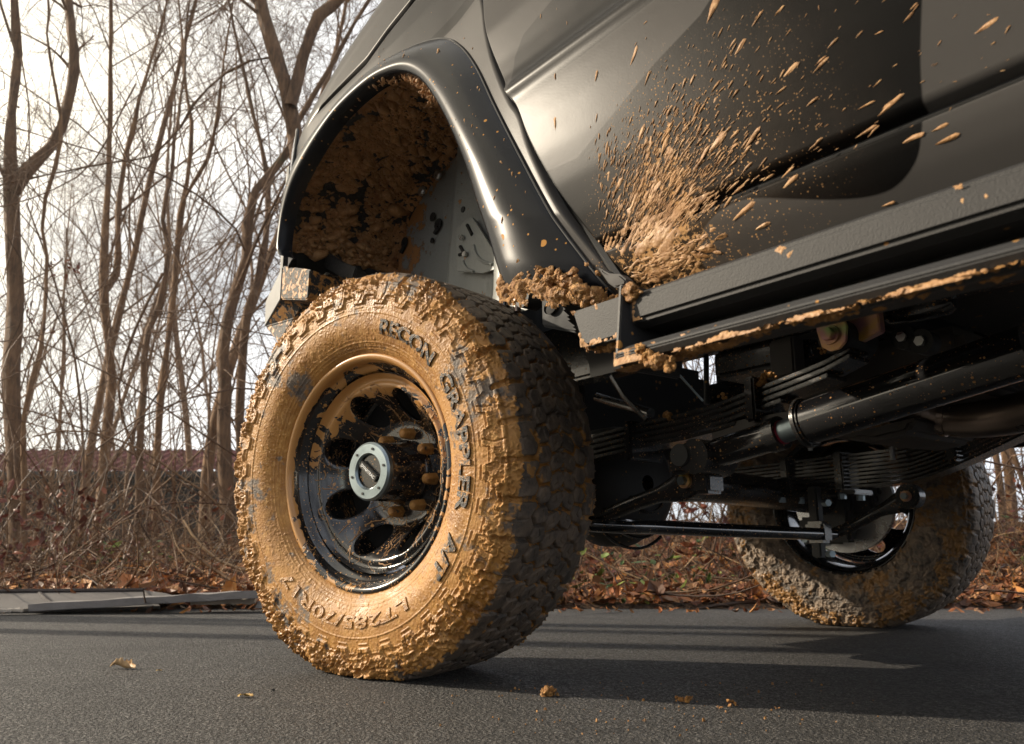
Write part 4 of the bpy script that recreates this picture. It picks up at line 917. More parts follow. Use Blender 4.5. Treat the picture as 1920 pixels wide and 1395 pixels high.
# ---------------- mud on the body
def dots_on_body(n, pxs, pys, ln, yfun, src, wr=(.14, .32), seed=0, jit=.25, h=.25):
    r = np.random.default_rng(seed); P = np.array([at(x, y, y=.125) for x, y in zip(pxs, pys)])
    P[:, 1] = yfun(P[:, 0], P[:, 2])+.0004; e = .004
    N = np.stack([-(yfun(P[:, 0]+e, P[:, 2])-yfun(P[:, 0]-e, P[:, 2]))/(2*e), np.ones(len(P)), -(yfun(P[:, 0], P[:, 2]+e)-yfun(P[:, 0], P[:, 2]-e))/(2*e)], 1)
    s = at(*src, y=.125); T = P-s; T[:, 1] = 0; T /= np.linalg.norm(T, axis=1)[:, None]; T += r.normal(0, jit, T.shape)
    wd = ln*r.uniform(*wr, len(P)); return splats(P, N, T, ln, wd, np.minimum(wd*.2, .0007))
def body_mud():
    r = np.random.default_rng(21); src = (1040, 640)
    Vs = []; Fs = {3: [], 4: []}; n = 0
    def add(VF):
        nonlocal n
        Vs.append(VF[0]); [Fs[f.shape[1]].append(f+n) for f in VF[1]]; n += len(VF[0])
    k = 1800; x = r.normal(1220, 66, k)+r.normal(0, 20, k); y = r.normal(365, 72, k); y += (x-1215)*-.35
    ok = (x > 1112) & (y < 478-.42*(x-1115)-3); add(dots_on_body(ok.sum(), x[ok], y[ok], r.lognormal(-5.05, .55, ok.sum()), Ydoor, src, seed=1, jit=.14))
    k = 330; x = 1150+r.gamma(2.0, 110, k); y = 420-(x-1100)*r.uniform(.05, 1.0, k)-r.normal(40, 60, k)
    ok = (x < 1800) & (y > -10) & (y < 478-.428*(x-1115)-3); add(dots_on_body(ok.sum(), x[ok], y[ok], r.lognormal(-4.6, .6, ok.sum())*.8, Ydoor, src, seed=2, wr=(.14, .36), jit=.12))
    k = 90; x = r.uniform(960, 1900, k); y = r.uniform(0, 420, k); ok = (y < 478-.428*(x-1115)-3) & (x > 1000+.3*y)
    add(dots_on_body(ok.sum(), x[ok], y[ok], r.lognormal(-5.3, .5, ok.sum()), Ydoor, src, seed=3, jit=.4))
    k = 150; x = r.normal(1215, 45, k); y = 515-.42*(x-1150)+r.uniform(-18, 22, k)-8; ok = (x > 1135)
    add(dots_on_body(ok.sum(), x[ok], y[ok], r.lognormal(-4.5, .5, ok.sum()), Ydoor, (1000, 560), seed=4, wr=(.3, .6)))
    big = [(1130, 148, .022), (1055, 150, .016), (1370, 385, .05), (1395, 410, .03), (1510, 450, .016), (1690, 245, .03), (1740, 225, .022), (1840, 40, .03), (1480, 130, .03), (1535, 120, .03), (1660, 180, .03), (1750, 245, .03), (1560, 80, .02), (1700, 30, .018), (1620, 360, .02), (1050, 235, .03), (1350, 20, .05), (1200, 110, .035), (1460, 330, .03), (1650, 190, .035)]
    a = np.array(big); add(dots_on_body(len(a), a[:, 0], a[:, 1], a[:, 2]*.8, Ydoor, src, seed=5, wr=(.2, .35), jit=.1))
    tag(ob('mud_splashes', np.concatenate(Vs), [np.concatenate(f) for f in Fs.values()], M['mudtan'], truck), kind='stuff')
    # smeared film: thickness field with only the thick parts kept
    x, z = np.meshgrid(np.linspace(-1.06, -.69, 260), np.linspace(.50, .98, 330), indexing='ij'); P = np.stack([x, 0*x, z], -1)
    s = at(*src, y=.125); dx, dz = x-s[0], z-s[2]; ang = np.arctan2(dz, -dx); rad = np.hypot(dx, dz)
    Q = np.stack([ang*9, rad*6.5, 0*x], -1); F = fbm(Q, 3.2, 4, 71)+.55*fbm(P, 55, 3, 73)
    c1 = at(1215, 385, y=.125); c2 = at(1180, 500, y=.125)
    g = np.exp(-(((x-c1[0])/.085)**2+((z-c1[2])/.105)**2))+.8*np.exp(-(((x-c2[0])/.10)**2+((z-.63)/.05)**2))
    th = F*1.35+g*.62-.47; th = np.where((z < .668) & (z > .655), th-.15, th); th = np.where(x > xgap(z)-.012, -1, th)
    V = np.stack([x, Ydoor(x, z)-.0012+np.clip(th, -.05, .5)*.0035+.0008*ss(0, .1, th)*fbm(P, 160, 2, 5), z], -1)
    Fq = gridf(260, 330); keep = (th.ravel()[Fq] > .0).any(1); Fq = Fq[keep]; ids, inv = np.unique(Fq, return_inverse=True)
    tag(ob('mud_smear', V.reshape(-1, 3)[ids], inv.reshape(-1, 4), M['mudtan'], truck), kind='stuff')
    # dots on flare and fender
    k = 70; i = r.integers(20, NL-20, k); s_ = r.uniform(.15, .9, k)**.7
    P = lipc[i]*(1-s_)[:, None]+outc[i]*s_[:, None]; P[:, 1] += .018; tt = lipc[i]-outc[i]
    b = (lipc[i, 1]-.006)*(1-s_)+outc[i, 1]*s_+np.interp(s_, [0, .03, .07, .13, .25, .42, .58, .72, .84, .92, 1], [.006, .0155, .0225, .0275, .031, .0305, .027, .021, .0135, .008, .0015]); P[:, 1] = b
    ln = r.lognormal(-5.3, .6, k); V, F = splats(P, np.tile([0, 1., .15], (k, 1)), np.stack([r.normal(0, .3, k), 0*tt[:, 0], np.ones(k)], 1), ln, ln*.35, ln*.12)
    k2 = 26; pxy = np.array([(640, 60), (690, 70), (985, 60), (1000, 120), (930, 40)]+[(r.uniform(640, 900), r.uniform(20, 120)) for _ in range(k2-5)]); P = np.array([at(a, b_, y=.1) for a, b_ in pxy]); P[:, 1] = Yfen(P[:, 0], P[:, 2])+.0003
    l2 = r.lognormal(-5.9, .5, k2); V2, F2 = splats(P, np.tile([0, 1., 0], (k2, 1)), r.normal(0, 1, (k2, 3)), l2, l2*.5, l2*.2)
    tag(ob('mud_dots', np.concatenate([V, V2]), [np.concatenate([a_, b_+len(V)]) for a_, b_ in zip(F, F2)], M['mudflat'], truck), kind='stuff')
body_mud()
def lump_chain(name, pts, rad, parent, mat, seed, n, squash=1., rough=.55, sub=3):
    bm = bmesh.new(); bmesh.ops.create_icosphere(bm, subdivisions=sub, radius=1); B = np.array([v.co for v in bm.verts]); F0 = np.array([[v.index for v in f.verts] for f in bm.faces]); bm.free()
    r = np.random.default_rng(seed); n = int(n*2.2); S_ = spline(pts, n); Vs, Fs = [], []
    for k in range(n):
        R_ = np.interp(k/(n-1), np.linspace(0, 1, len(rad)), rad)*r.lognormal(-.8, .4)
        c = S_[k]+r.normal(0, np.interp(k/(n-1), np.linspace(0, 1, len(rad)), rad)*.5, 3)*[1, .5, squash]; V = B*R_*np.array([1.1, .75, squash])*r.uniform(.65, 1.3, 3)
        V = V@np.array(Matrix.Rotation(r.uniform(0, 6), 3, Vector(r.normal(0, 1, 3)).normalized()))+c
        nn = fbm(V, 45, 3, seed, True)*.55+fbm(V, 130, 3, seed+3)*.9+fbm(V, 320, 2, seed+5)*.5
        V = V+B*(R_*rough*1.7*(nn-.3))[:, None]; Vs.append(V); Fs.append(F0+k*len(B))
    return ob(name, np.concatenate(Vs), np.concatenate(Fs), mat, parent)
A1 = lambda px, py, y=.13: at(px, py, y=y)
lump_chain('mud_clump', [A1(938, 478), A1(962, 492), A1(990, 506), A1(1024, 512), A1(1058, 524), A1(1085, 540), A1(1105, 556)], [.005, .008, .0095, .0105, .011, .010, .008], truck, M['clod'], 1, 80, .8, .75)
lump_chain('mud_clump', [A1(1000, 530), A1(1012, 545), A1(1020, 558)], [.009, .009, .004], truck, M['clod'], 2, 14)
lump_chain('mud_clump', [A1(1072, 555, .10), A1(1110, 565, .10), A1(1150, 562, .10), A1(1185, 548, .12)], [.009, .010, .009, .006], truck, M['clod'], 3, 26, .6)
lump_chain('mud_clump', [A1(1095, 650, .16), A1(1125, 648, .14), A1(1160, 640, .14), A1(1192, 628, .14)], [.009, .011, .010, .006], truck, M['clod'], 5, 34, .7)
lump_chain('mud_clump', [A1(1172, 548, .20), A1(1185, 555, .21), A1(1200, 545, .21)], [.006, .008, .005], truck, M['clod'], 6, 14)
lump_chain('mud_clump', [A1(1200, 655, .236), A1(1215, 678, .236), A1(1240, 676, .236), A1(1262, 690, .236)], [.007, .0085, .008, .006], truck, M['clod'], 8, 30, .8)
def film(name, P, N, w_, seed, thr, sc=(30, 6, 60), h=.006, mat='mudtan'):
    F = fbm(P*np.array(sc), 1., 4, seed)+.5*fbm(P, 120, 3, seed+5); th = F+w_-thr
    V = P+N*(np.clip(th, -.15, .6)*h+.0008*ss(0, .1, th)*fbm(P, 220, 2, 5))[..., None]-N*.0006
    Fq = gridf(*P.shape[:2]); keep = (th.ravel()[Fq] > 0).any(1); Fq = Fq[keep]; ids, inv = np.unique(Fq, return_inverse=True)
    return tag(ob(name, V.reshape(-1, 3)[ids], inv.reshape(-1, 4), M[mat], truck), kind='stuff')
def step_films():
    x0, zt, zb, lt, lb = SX
    x, z = np.meshgrid(np.linspace(x0+.0, -1.5, 640), np.linspace(lb-.001, lt-.004, 24), indexing='ij'); t = (z-lb)/(lt-lb); d = x0-x
    film('mud_film', np.stack([x, .2365+0*x, z], -1), np.array([0, 1., 0]), .55*ss(.45, 0, t)+.25*ss(.75, 1, t)+.35*ss(.12, 0, d)-.10*ss(.2, .6, d), 3, .42, (22, 6, 40), .004)
    x, y = np.meshgrid(np.linspace(x0, -1.45, 520), np.linspace(.212, .238, 20), indexing='ij'); d = x0-x
    film('mud_film', np.stack([x, y, lb+.002+0*x], -1), np.array([0, 0, -1.]), .5+.5*ss(.3, 0, d)-.25*ss(.2, .6, d), 8, .36, (26, 30, 6), .013, 'clod')
    x, z = np.meshgrid(np.linspace(x0-.004, -1.5, 520), np.linspace(zb, zt-.01, 40), indexing='ij'); d = x0-x
    film('mud_film', np.stack([x, .2075+0*x, z], -1), np.array([0, 1., 0]), .55*ss(.03, 0, d)+.06, 13, .47, (24, 6, 34), .004)
    st = [at(px, py, y=.166) for px, py in ((1071, 584), (1200, 541), (1206, 618), (1092, 652))]
    a, b = np.meshgrid(np.linspace(0, 1, 110), np.linspace(0, 1, 70), indexing='ij'); a = a[..., None]; b = b[..., None]
    P = (st[0]*(1-a)+st[1]*a)*(1-b)+(st[3]*(1-a)+st[2]*a)*b
    film('mud_film', P, np.array([0, 1., 0]), (.6*ss(.12, 0, a)+.55*ss(.75, 1, b)+.3*ss(.9, 1, a)+.3*ss(.10, 0, b)*ss(.5, 0, a))[..., 0], 17, .42, (30, 6, 30), .006)
    # foot of the flare, packed with mud
    i = np.arange(NL-46, NL); s_ = np.linspace(0, 1, 90); P = lipc[-1][None, None]+(outc[-1]-lipc[-1])[None, None]*s_[None, :, None]+np.zeros((40, 1, 1))
    g = np.linspace(-.055, .05, 40)[:, None]; P[..., 2] += g; P[..., 1] += .018+.012*np.sin(PI*s_)[None]
    film('mud_film', P, np.array([0, 1., 0]), .75*np.exp(-((g+.004)/.020)**2)+0*P[..., 0], 23, .44, (30, 6, 30), .016, 'clod')
step_films()
lump_chain('mud_clump', [A1(1420, 718, -.40), A1(1436, 708, -.40), A1(1450, 704, -.40)], [.010, .012, .009], truck, M['clod'], 11, 8)
lump_chain('mud_clump', [A1(1350, 745, -.41), A1(1362, 740, -.41)], [.006, .005], truck, M['clod'], 12, 4)
lump_chain('mud_clump', [A1(1248, 783, -.40), A1(1256, 781, -.40)], [.008, .007], truck, M['clod'], 13, 3)
lump_chain('mud_clump', [A1(1535, 652, -.39), A1(1550, 658, -.39)], [.006, .005], truck, M['clod'], 14, 4)
lump_chain('mud_crust', [A1(1180, 560, .10), A1(1260, 530, .10), A1(1340, 500, .11)], [.008, .006, .003], truck, M['clod'], 15, 26, .4, sub=2)
# ================================================================== WOODS
def grow(P0, D, Ln, R0, n, wob, up, r, tip=.25):
    k = len(P0); P = np.zeros((k, n, 3)); P[:, 0] = P0; d = D/np.linalg.norm(D, axis=1)[:, None]; w_ = np.zeros((k, 3))
    for i in range(1, n):
        w_ = .6*w_+r.normal(0, wob, (k, 3)); d = d+w_+np.array([0, 0, up]); d /= np.linalg.norm(d, axis=1)[:, None]
        P[:, i] = P[:, i-1]+d*(Ln/(n-1))[:, None]
    return P, R0[:, None]*np.linspace(1, tip, n)[None]**.9
def spawn(P, R, num, t0, ang, lf, r, rf=.6, rmin=.002):
    k, n, _ = P.shape; idx = np.repeat(np.arange(k), num); m = len(idx); t = r.uniform(t0, .98, m)*(n-1); i = np.minimum(t.astype(int), n-2); f = (t-i)[:, None]
    p = P[idx, i]*(1-f)+P[idx, i+1]*f; d = P[idx, i+1]-P[idx, i]; d /= np.linalg.norm(d, axis=1)[:, None]+1e-9
    s = r.normal(0, 1, (m, 3)); s -= d*(s*d).sum(1)[:, None]; s /= np.linalg.norm(s, axis=1)[:, None]+1e-9; a = r.uniform(*ang, m)[:, None]
    rad = np.maximum(R[idx, i]*rf*r.uniform(.6, 1, m), rmin)
    ln = np.linalg.norm(P[idx, -1]-P[idx, 0], axis=1)*r.uniform(*lf, m)
    return p, d*np.cos(a)+s*np.sin(a), ln, rad
def join(parts):
    V, F, n = [], [], 0
    for v, f in parts: V.append(v); F.append(f+n); n += len(v)
    return np.concatenate(V), np.concatenate(F)
def crown(stems, r, n1=9, n2=6, n3=5, spread=(.35, .95), t0=.3, up=.03, tw=.0022, l1=(.18, .42)):
    out = []
    for P, R in stems:
        p, d, l, rr = spawn(P, R, n1, t0, spread, l1, r, .42, tw*2); B1 = grow(p, d, l, rr, 9, .09, up, r); out.append(tubes(*B1, 5))
        p, d, l, rr = spawn(*B1, n2, .15, (.3, 1.0), (.3, .6), r, .6, tw*1.3); B2 = grow(p, d, l, rr, 7, .12, up*.7, r); out.append(tubes(*B2, 3))
        if n3:
            p, d, l, rr = spawn(*B2, n3, .15, (.3, 1.1), (.35, .7), r, .65, tw); B3 = grow(p, d, l, rr, 5, .14, up*.5, r, .5); out.append(tubes(*B3, 3))
    return join(out)
def trunk_pts(tr, Y, ext=0):
    P = np.array([atw(a[0], a[1], Y=Y) for a in tr]); d = [np.linalg.norm(atw(a[0]+a[2]*.5, a[1], Y=Y)-atw(a[0]-a[2]*.5, a[1], Y=Y))*.38 for a in tr]
    g = float(gz(P[0, 0], Y)); P = np.concatenate([[[P[0, 0]+(P[0, 0]-P[1, 0])*.1, Y, g-.15]], P]); d = [d[0]*1.25]+list(d)
    if ext:
        e = P[-1]+(P[-1]-P[-3])/np.linalg.norm(P[-1]-P[-3])*ext; P = np.concatenate([P, [e]]); d = d+[d[-1]*.25]
    rr = np.random.default_rng(int(abs(P[0, 0])*1000)); P[1:-1, 1] += rr.normal(0, .05, len(P)-2)
    n = 26; Q = spline(P, n); t = np.r_[0, np.cumsum(np.linalg.norm(np.diff(P, axis=0), axis=1))]; u = np.linspace(0, t[-1], n)
    return Q, np.interp(u, t, d)
def roughen(V, Q, amt, seed): return V+amt*np.stack([pn(V*[1, 1, .35], 16, seed), pn(V*[1, 1, .35], 16, seed+3), 0*V[:, 0]], -1)
def tree(label, stems, Y, group=None, bark='bark', seed=1, ext=3.5, crown_kw={}, name='bare_tree'):
    r = np.random.default_rng(seed); St = []; base = None
    for k, tr in enumerate(stems):
        if k == 0: Q, R = trunk_pts(tr, Y, ext)
        else:
            P = np.array([atw(a[0], a[1], Y=Y) for a in tr]); d = [np.linalg.norm(atw(a[0]+a[2]*.5, a[1], Y=Y)-atw(a[0]-a[2]*.5, a[1], Y=Y))*.37 for a in tr]
            e = P[-1]+(P[-1]-P[-2])/np.linalg.norm(P[-1]-P[-2])*ext*.6; P = np.concatenate([P, [e]]); d.append(d[-1]*.3)
            P[1:, 1] += np.cumsum(r.normal(0, .06, len(P)-1))
            Q = spline(P, 22); R = np.interp(np.linspace(0, 1, 22), np.linspace(0, 1, len(d)), d)
        St.append((Q[None], R[None]))
    base = St[0][0][0, 0].copy(); e = empty(name, tuple(base)); tag(e, label, 'tree', group)
    V, F = join([tubes(P, R, 14) for P, R in St]); V = roughen(V, None, .024, seed)
    ob('trunk', V-base, F, M[bark], e)
    V, F = crown(St, r, **crown_kw); ob('crown', V-base, F, M['twig'], e)
    return e
big = dict(n1=13, n2=6, n3=5, tw=.0026)
tree('stout forked tree at the left edge of the photo, its thick right limb bending up', [[(28, 1010, 42), (28, 850, 40), (25, 700, 38), (22, 560, 37), (22, 400, 37), (19, 330, 30), (20, 200, 21), (21, 90, 19), (20, 0, 18)], [(24, 360, 34), (45, 326, 28), (70, 285, 25), (93, 236, 24), (118, 166, 22), (129, 100, 20), (124, 40, 19), (118, -10, 18)]], 7., seed=11, crown_kw=dict(n1=12, n2=5, n3=5))
tree('thin crooked sapling just right of the stout forked tree', [[(40, 1019, 12), (51, 775, 11), (72, 690, 10), (80, 502, 9), (80, 412, 8), (108, 281, 7), (113, 236, 7), (103, 150, 6), (95, 80, 5), (92, 0, 5)]], 6.3, bark='barkb', seed=12, ext=1.5, crown_kw=dict(n1=12, n2=5, n3=4, tw=.002))
tree('straight twin-stemmed tree forking above head height, between the sapling and the leaning trunks', [[(188, 1000, 24), (189, 856, 23), (196, 700, 21), (198, 542, 19), (198, 351, 14), (203, 200, 11), (206, 100, 9), (207, 0, 8)], [(200, 545, 15), (212, 500, 14), (226, 442, 13), (231, 326, 10), (251, 241, 8), (261, 166, 7), (281, 90, 6)]], 9., bark='barkb', seed=13, crown_kw=dict(n1=14, n2=6, n3=5, tw=.003))
tree('slim leaning tree with a tangled stem in front of the shed roof end', [[(262, 975, 17), (264, 786, 16), (262, 730, 15), (268, 640, 14), (289, 570, 13), (306, 470, 12), (306, 402, 11), (321, 301, 9), (331, 226, 8), (340, 110, 6)]], 7.6, seed=14, ext=2, crown_kw=dict(n1=14, n2=6, n3=4, tw=.0024))
tree('tall brown tree with a forked top left of the shed roof', [[(296, 960, 19), (303, 786, 18), (307, 693, 17), (320, 590, 15), (326, 477, 14), (340, 400, 12), (356, 301, 10), (359, 240, 9), (346, 160, 7), (340, 60, 6)], [(338, 410, 10), (352, 376, 9), (392, 321, 8), (412, 240, 6), (425, 150, 5)]], 8.6, bark='barkb', seed=15, crown_kw=dict(n1=12, n2=6, n3=5, tw=.0026))
tree('mossy vine-hung tree right of the shed roof, close to the near wheel', [[(428, 985, 34), (420, 824, 32), (420, 712, 30), (422, 640, 28), (440, 540, 25), (462, 477, 22), (478, 376, 20), (532, 281, 17), (580, 200, 14)]], 7.2, seed=16, crown_kw=big)
tree('grey tree directly behind the near wheel top, beside the vine-hung one', [[(466, 1000, 24), (452, 850, 23), (449, 750, 22), (465, 600, 20), (490, 470, 15), (500, 330, 12), (470, 200, 9), (440, 60, 7)]], 8.2, seed=17, crown_kw=dict(n1=11, n2=6, n3=5, tw=.0026))
tree('massive dark tree rising behind the vehicle front with a heavy limb to the right', [[(615, 1000, 60), (600, 800, 56), (585, 560, 50), (566, 380, 42), (552, 281, 38), (540, 190, 36), (512, 90, 33), (487, 0, 30), (470, -80, 28)], [(545, 200, 30), (565, 130, 28), (597, 50, 26), (640, 5, 25), (700, -60, 22)], [(548, 170, 6), (502, 100, 6), (437, 125, 5.5), (371, 171, 5), (321, 226, 4.5), (251, 261, 4), (150, 281, 3)]], 6.6, seed=18, crown_kw=dict(n1=18, n2=6, n3=6, tw=.0024, t0=.55))
def sapling_leaves():
    e = [o for o in COL.objects if o.get('label', '').startswith('thin crooked sapling')][0]; r = np.random.default_rng(4); C_ = []
    for px, py in ((95, 495), (104, 488), (112, 502), (100, 512), (128, 490), (135, 505), (145, 492), (150, 500), (130, 520), (54, 575), (58, 590), (66, 600), (62, 560), (98, 612)):
        for _ in range(3): C_.append(atw(px+r.normal(0, 3), py+r.normal(0, 4), Y=6.25+r.normal(0, .05)))
    P = np.array(C_)-np.array(e.location); k = len(P); tv = np.array([[0, 0, 0], [.3, .22, .05], [.3, -.22, .05], [.75, .16, .1], [.75, -.16, .1], [1, 0, .25]]); N = r.normal(0, 1, (k, 3)); T = r.normal(0, .5, (k, 3))+[0, 0, -1]; T /= np.linalg.norm(T, axis=1)[:, None]
    B = np.cross(N, T); B /= np.linalg.norm(B, axis=1)[:, None]; s_ = r.uniform(.035, .06, (k, 1)); V, F = batch(tv, [np.array([[0, 2, 1], [3, 4, 5]]), np.array([[1, 2, 4, 3]])], k, T*s_, B*s_, np.cross(T, B)*s_, P)
    tag(ob('dead_leaves', V, F, M['redleaf'], e, attrs={'rnd': ('POINT', np.repeat(r.random(k), 6))}, smooth=False), kind='stuff')
sapling_leaves()
# slimmer trees filling the wood, each its own object; copies share mesh data
def proto(seed, h, r0, lean, kw):
    r = np.random.default_rng(seed); P, R = grow(np.array([[0, 0, -.2]]), np.array([[lean, r.normal(0, .06), 1.]]), np.array([h]), np.array([r0]), 22, .028, .02, r, .16)
    St = [(P, R)]
    p, d, l, rr = spawn(P, R, 2, .35, (.25, .5), (.35, .55), r, .7); l[:] = h*r.uniform(.35, .5, 2); Bq = grow(p, d, l, rr, 22, .03, .05, r, .2); St += [(Bq[0][i:i+1], Bq[1][i:i+1]) for i in range(2)]
    V, F = join([tubes(a, b, 9) for a, b in St]); V = roughen(V, None, .012, seed)
    me_t = mesh('trunk', V, F, M['barkb' if seed % 2 else 'bark']); V, F = crown(St, r, **kw); return me_t, mesh('crown', V, F, M['twig'])
KW = dict(n1=14, n2=7, n3=4, tw=.003, t0=.10)
protos = [proto(101+i, h, r0, ln, KW) for i, (h, r0, ln) in enumerate(((9.5, .06, .05), (8, .045, -.10), (11, .085, .02), (7, .036, .16), (9, .055, -.04)))]
r_ = np.random.default_rng(77)
def fill_tree(x, y, label, group, i, s):
    e = empty('bare_tree', (x, y, float(gz(x, y)))); e.rotation_euler = (0, 0, r_.uniform(0, 6.28)); e.scale = (s, s, s); tag(e, label, 'tree', group)
    mt, mc = protos[i % len(protos)]; link('trunk', mt, e); link('crown', mc, e)
k = 0
for px, Y in ((140, 12), (235, 14), (385, 10.5), (520, 11), (60, 19), (170, 20), (275, 18), (345, 21), (440, 18), (10, 24), (205, 26), (120, 27), (405, 25)):
    fill_tree((px-960)/1558*Y, Y, 'slender bare tree deep in the wood, standing behind the larger roadside trunks', 'bare trees deep in the wood', k, r_.uniform(.85, 1.25)); k += 1
for px, Y in ((700, 9), (840, 13), (960, 8), (1090, 11), (1240, 9.5), (1385, 13), (1500, 8.5), (1640, 12), (1885, 8.6), (1905, 11), (1960, 9), (2080, 12), (1800, 15), (2300, 9)):
    fill_tree((px-960)/1558*Y, Y, 'bare tree in the wood on the far side of the vehicle', 'bare trees behind the vehicle', k, r_.uniform(.8, 1.2)); k += 1
_pb = protos; protos = [proto(140+i, 10.5, .085, .02*i, dict(n1=10, n2=5, n3=3, tw=.004, t0=.62)) for i in range(2)]
for x, y in ((-5.6, 3.86), (-7.4, 3.85), (-10.2, 4.75)):
    fill_tree(x, y, 'tall bare roadside tree standing beyond the left end of the sheet metal panel', 'roadside trees off to the left', k, 1.); k += 1
protos = _pb
for x, y in [(r_.uniform(-19, 9), -9+r_.uniform(-5, 1.5)) for _ in range(30)]+[(-13+r_.uniform(-5, 1), r_.uniform(-8, .2)) for _ in range(12)]:  # unseen treeline, added to darken what the bodywork reflects
    fill_tree(x, y, 'unseen bare tree added behind the camera to darken the body reflections', 'unseen trees added behind the camera', k, r_.uniform(.9, 1.3)); k += 1
# ---------------- shed
def shed():
    Y = 21.; x0, x1 = atw(-60, 900, Y=Y)[0], atw(452, 900, Y=Y)[0]; zt = atw(300, 846, Y=Y)[2]; ze = atw(300, 884, Y=Y)[2]; g = float(gz(-8, Y))-.3
    e = empty('shed', ((x0+x1)/2, Y, g)); tag(e, 'long dark shed with a low dull red metal roof among the trees', 'shed'); o = np.array([(x0+x1)/2, Y, g])
    q = NM('red_metal_roof'); c_ = q.mix(q.noise(3, 5), (.06, .014, .015), (.10, .028, .028)); q.set(Specular_IOR_Level=.1); m_roof = q.out(c_, .9)
    mw = plain('weathered_boards', (.018, .016, .015), .85, nsc=6)
    V = []; xs = np.arange(x0-.3, x1+.3, .09); rid = np.where(np.arange(len(xs)) % 4 == 0, .05, 0)
    P = np.stack([np.stack([xs, np.full(len(xs), Y-.6), ze+rid-.05], 1), np.stack([xs, np.full(len(xs), Y+2.6), zt+rid+.35], 1)], 1)
    ob('roof', P.reshape(-1, 3)-o, gridf(len(xs), 2), m_roof, e, smooth=False)
    me_b = MB().box((0, 0, 0), (.20, .04, ze-g)).build('board', mw, e, smooth=False); me_b.location = (xs[0]-o[0], -.02, (ze-g)/2)
    n = int((x1-x0)/.21)
    for i in range(1, n): link('board', me_b.data, e, ((x0-o[0])+i*.21, -.02+.012*(i % 2), (ze-g)/2))
    MB().box((0, 1.5, (ze-g)/2), (x1-x0-.2, 2.6, ze-g-.1)).build('wall', mw, e)
    MB().box((0, -.62, ze-g-.12), (x1-x0+.5, .05, .14)).build('fascia', M['black'], e)
shed()
# ---------------- ground cover
def leaf_mesh(name, n, xr, yr, size, m, seed, lift=0, dens=None, zf=gz, tilt=.5):
    r = np.random.default_rng(seed); x = r.uniform(*xr, n*2); y = yr[0]+(yr[1]-yr[0])*r.random(n*2)**1.5
    ok = (np.abs(x) < 1.0*y+1.2)
    if dens: ok &= r.random(n*2) < dens(x, y)
    x, y = x[ok][:n], y[ok][:n]; k = len(x); P = np.stack([x, y, zf(x, y)+lift*r.random(k)**2+.004], 1)
    # a curled, pointed leaf with a midrib fold
    tv = np.array([[-.5, 0, .10], [-.18, .26, .06], [-.18, 0, -.06], [-.18, -.26, .06], [.2, .20, .10], [.2, 0, -.02], [.2, -.2, .1], [.55, 0, .22]])
    tf = [np.array([[0, 2, 1], [0, 3, 2], [4, 5, 7], [5, 6, 7]]), np.array([[1, 2, 5, 4], [2, 3, 6, 5]])]
    N = np.stack([r.normal(0, tilt, k), r.normal(-.25, tilt, k), np.ones(k)], 1); N /= np.linalg.norm(N, axis=1)[:, None]
    T = r.normal(0, 1, (k, 3)); T -= N*(T*N).sum(1)[:, None]; T /= np.linalg.norm(T, axis=1)[:, None]; B = np.cross(N, T)
    s = size*r.lognormal(0, .35, k)[:, None]; c = r.uniform(-.6, 1.8, (k, 1))
    V, F = batch(tv, tf, k, T*s, B*s*r.uniform(.6, 1.1, (k, 1)), N*s*c, P); rnd = np.repeat(r.random(k), len(tv))
    return tag(ob(name, V, F, m, attrs={'rnd': ('POINT', rnd)}, smooth=False), kind='stuff')
leaf_mesh('leaf_litter', 60000, (-9, 11), (3.60, 10), .058, M['leaf'], 1, .05)
leaf_mesh('fallen_leaves', 420, (-4, 5), (3.35, 3.75), .035, M['leaf'], 2, .0, zf=lambda x, y: np.where(y < 3.62, .002, gz(x, y)))
leaf_mesh('green_weeds', 3000, (-6, 8), (3.64, 7), .04, M['green'], 3, .22, dens=lambda x, y: (pn(np.stack([x, y, 0*x], -1), 1.1, 9) > .28)*.9)
leaf_mesh('moss_tufts', 700, (.2, 2.6), (3.56, 3.74), .018, M['green'], 4, .02, dens=lambda x, y: (pn(np.stack([x, y, 0*x], -1), 3, 2) > .1)*.9)
leaf_mesh('hanging_dead_leaves', 7000, (-7, 8), (4.2, 7.5), .05, M['redleaf'], 6, .60, dens=lambda x, y: (pn(np.stack([x, y, 0*x], -1), 1.3, 4) > .12)*.9, tilt=1.2)
def stems(name, n, xr, yr, hr, rad, m, seed, arch=.10, segs=7, dens=None, flat=0, sides=3):
    r = np.random.default_rng(seed); x = r.uniform(*xr, n*3); y = yr[0]+(yr[1]-yr[0])*r.random(n*3)**1.2; ok = np.abs(x) < 1.0*y+1.2
    if dens: ok &= r.random(n*3) < dens(x, y)
    x, y = x[ok][:n], y[ok][:n]; k = len(x); h = r.uniform(*hr, k); P0 = np.stack([x, y, gz(x, y)-.02+flat*r.random(k)*.08], 1)
    D = np.stack([r.normal(0, .45+flat*3, k), r.normal(0, .45+flat*2, k), np.full(k, 1-flat*.85)], 1)
    P, R = grow(P0, D, h, rad*r.lognormal(0, .4, k), segs, arch, -.045*(1-flat), r, .4)
    P[..., 2] = np.maximum(P[..., 2], gz(P[..., 0], P[..., 1])+.004)
    V, F = tubes(P, R, sides); return tag(ob(name, V, F, m, attrs={'rnd': ('POINT', np.repeat(r.random(k), segs*sides))}), kind='stuff')
stems('brush_stems', 5200, (-8, 10), (3.9, 9.5), (.2, .95), .0021, M['straw'], 11, .19, 9)
stems('briar_canes', 330, (-8, 10), (4.6, 9), (1.0, 2.6), .0048, M['straw'], 12, .11, 12)
stems('tall_thicket', 800, (-9, 10), (6.5, 15), (1.5, 4.5), .007, M['twig'], 13, .07, 10)
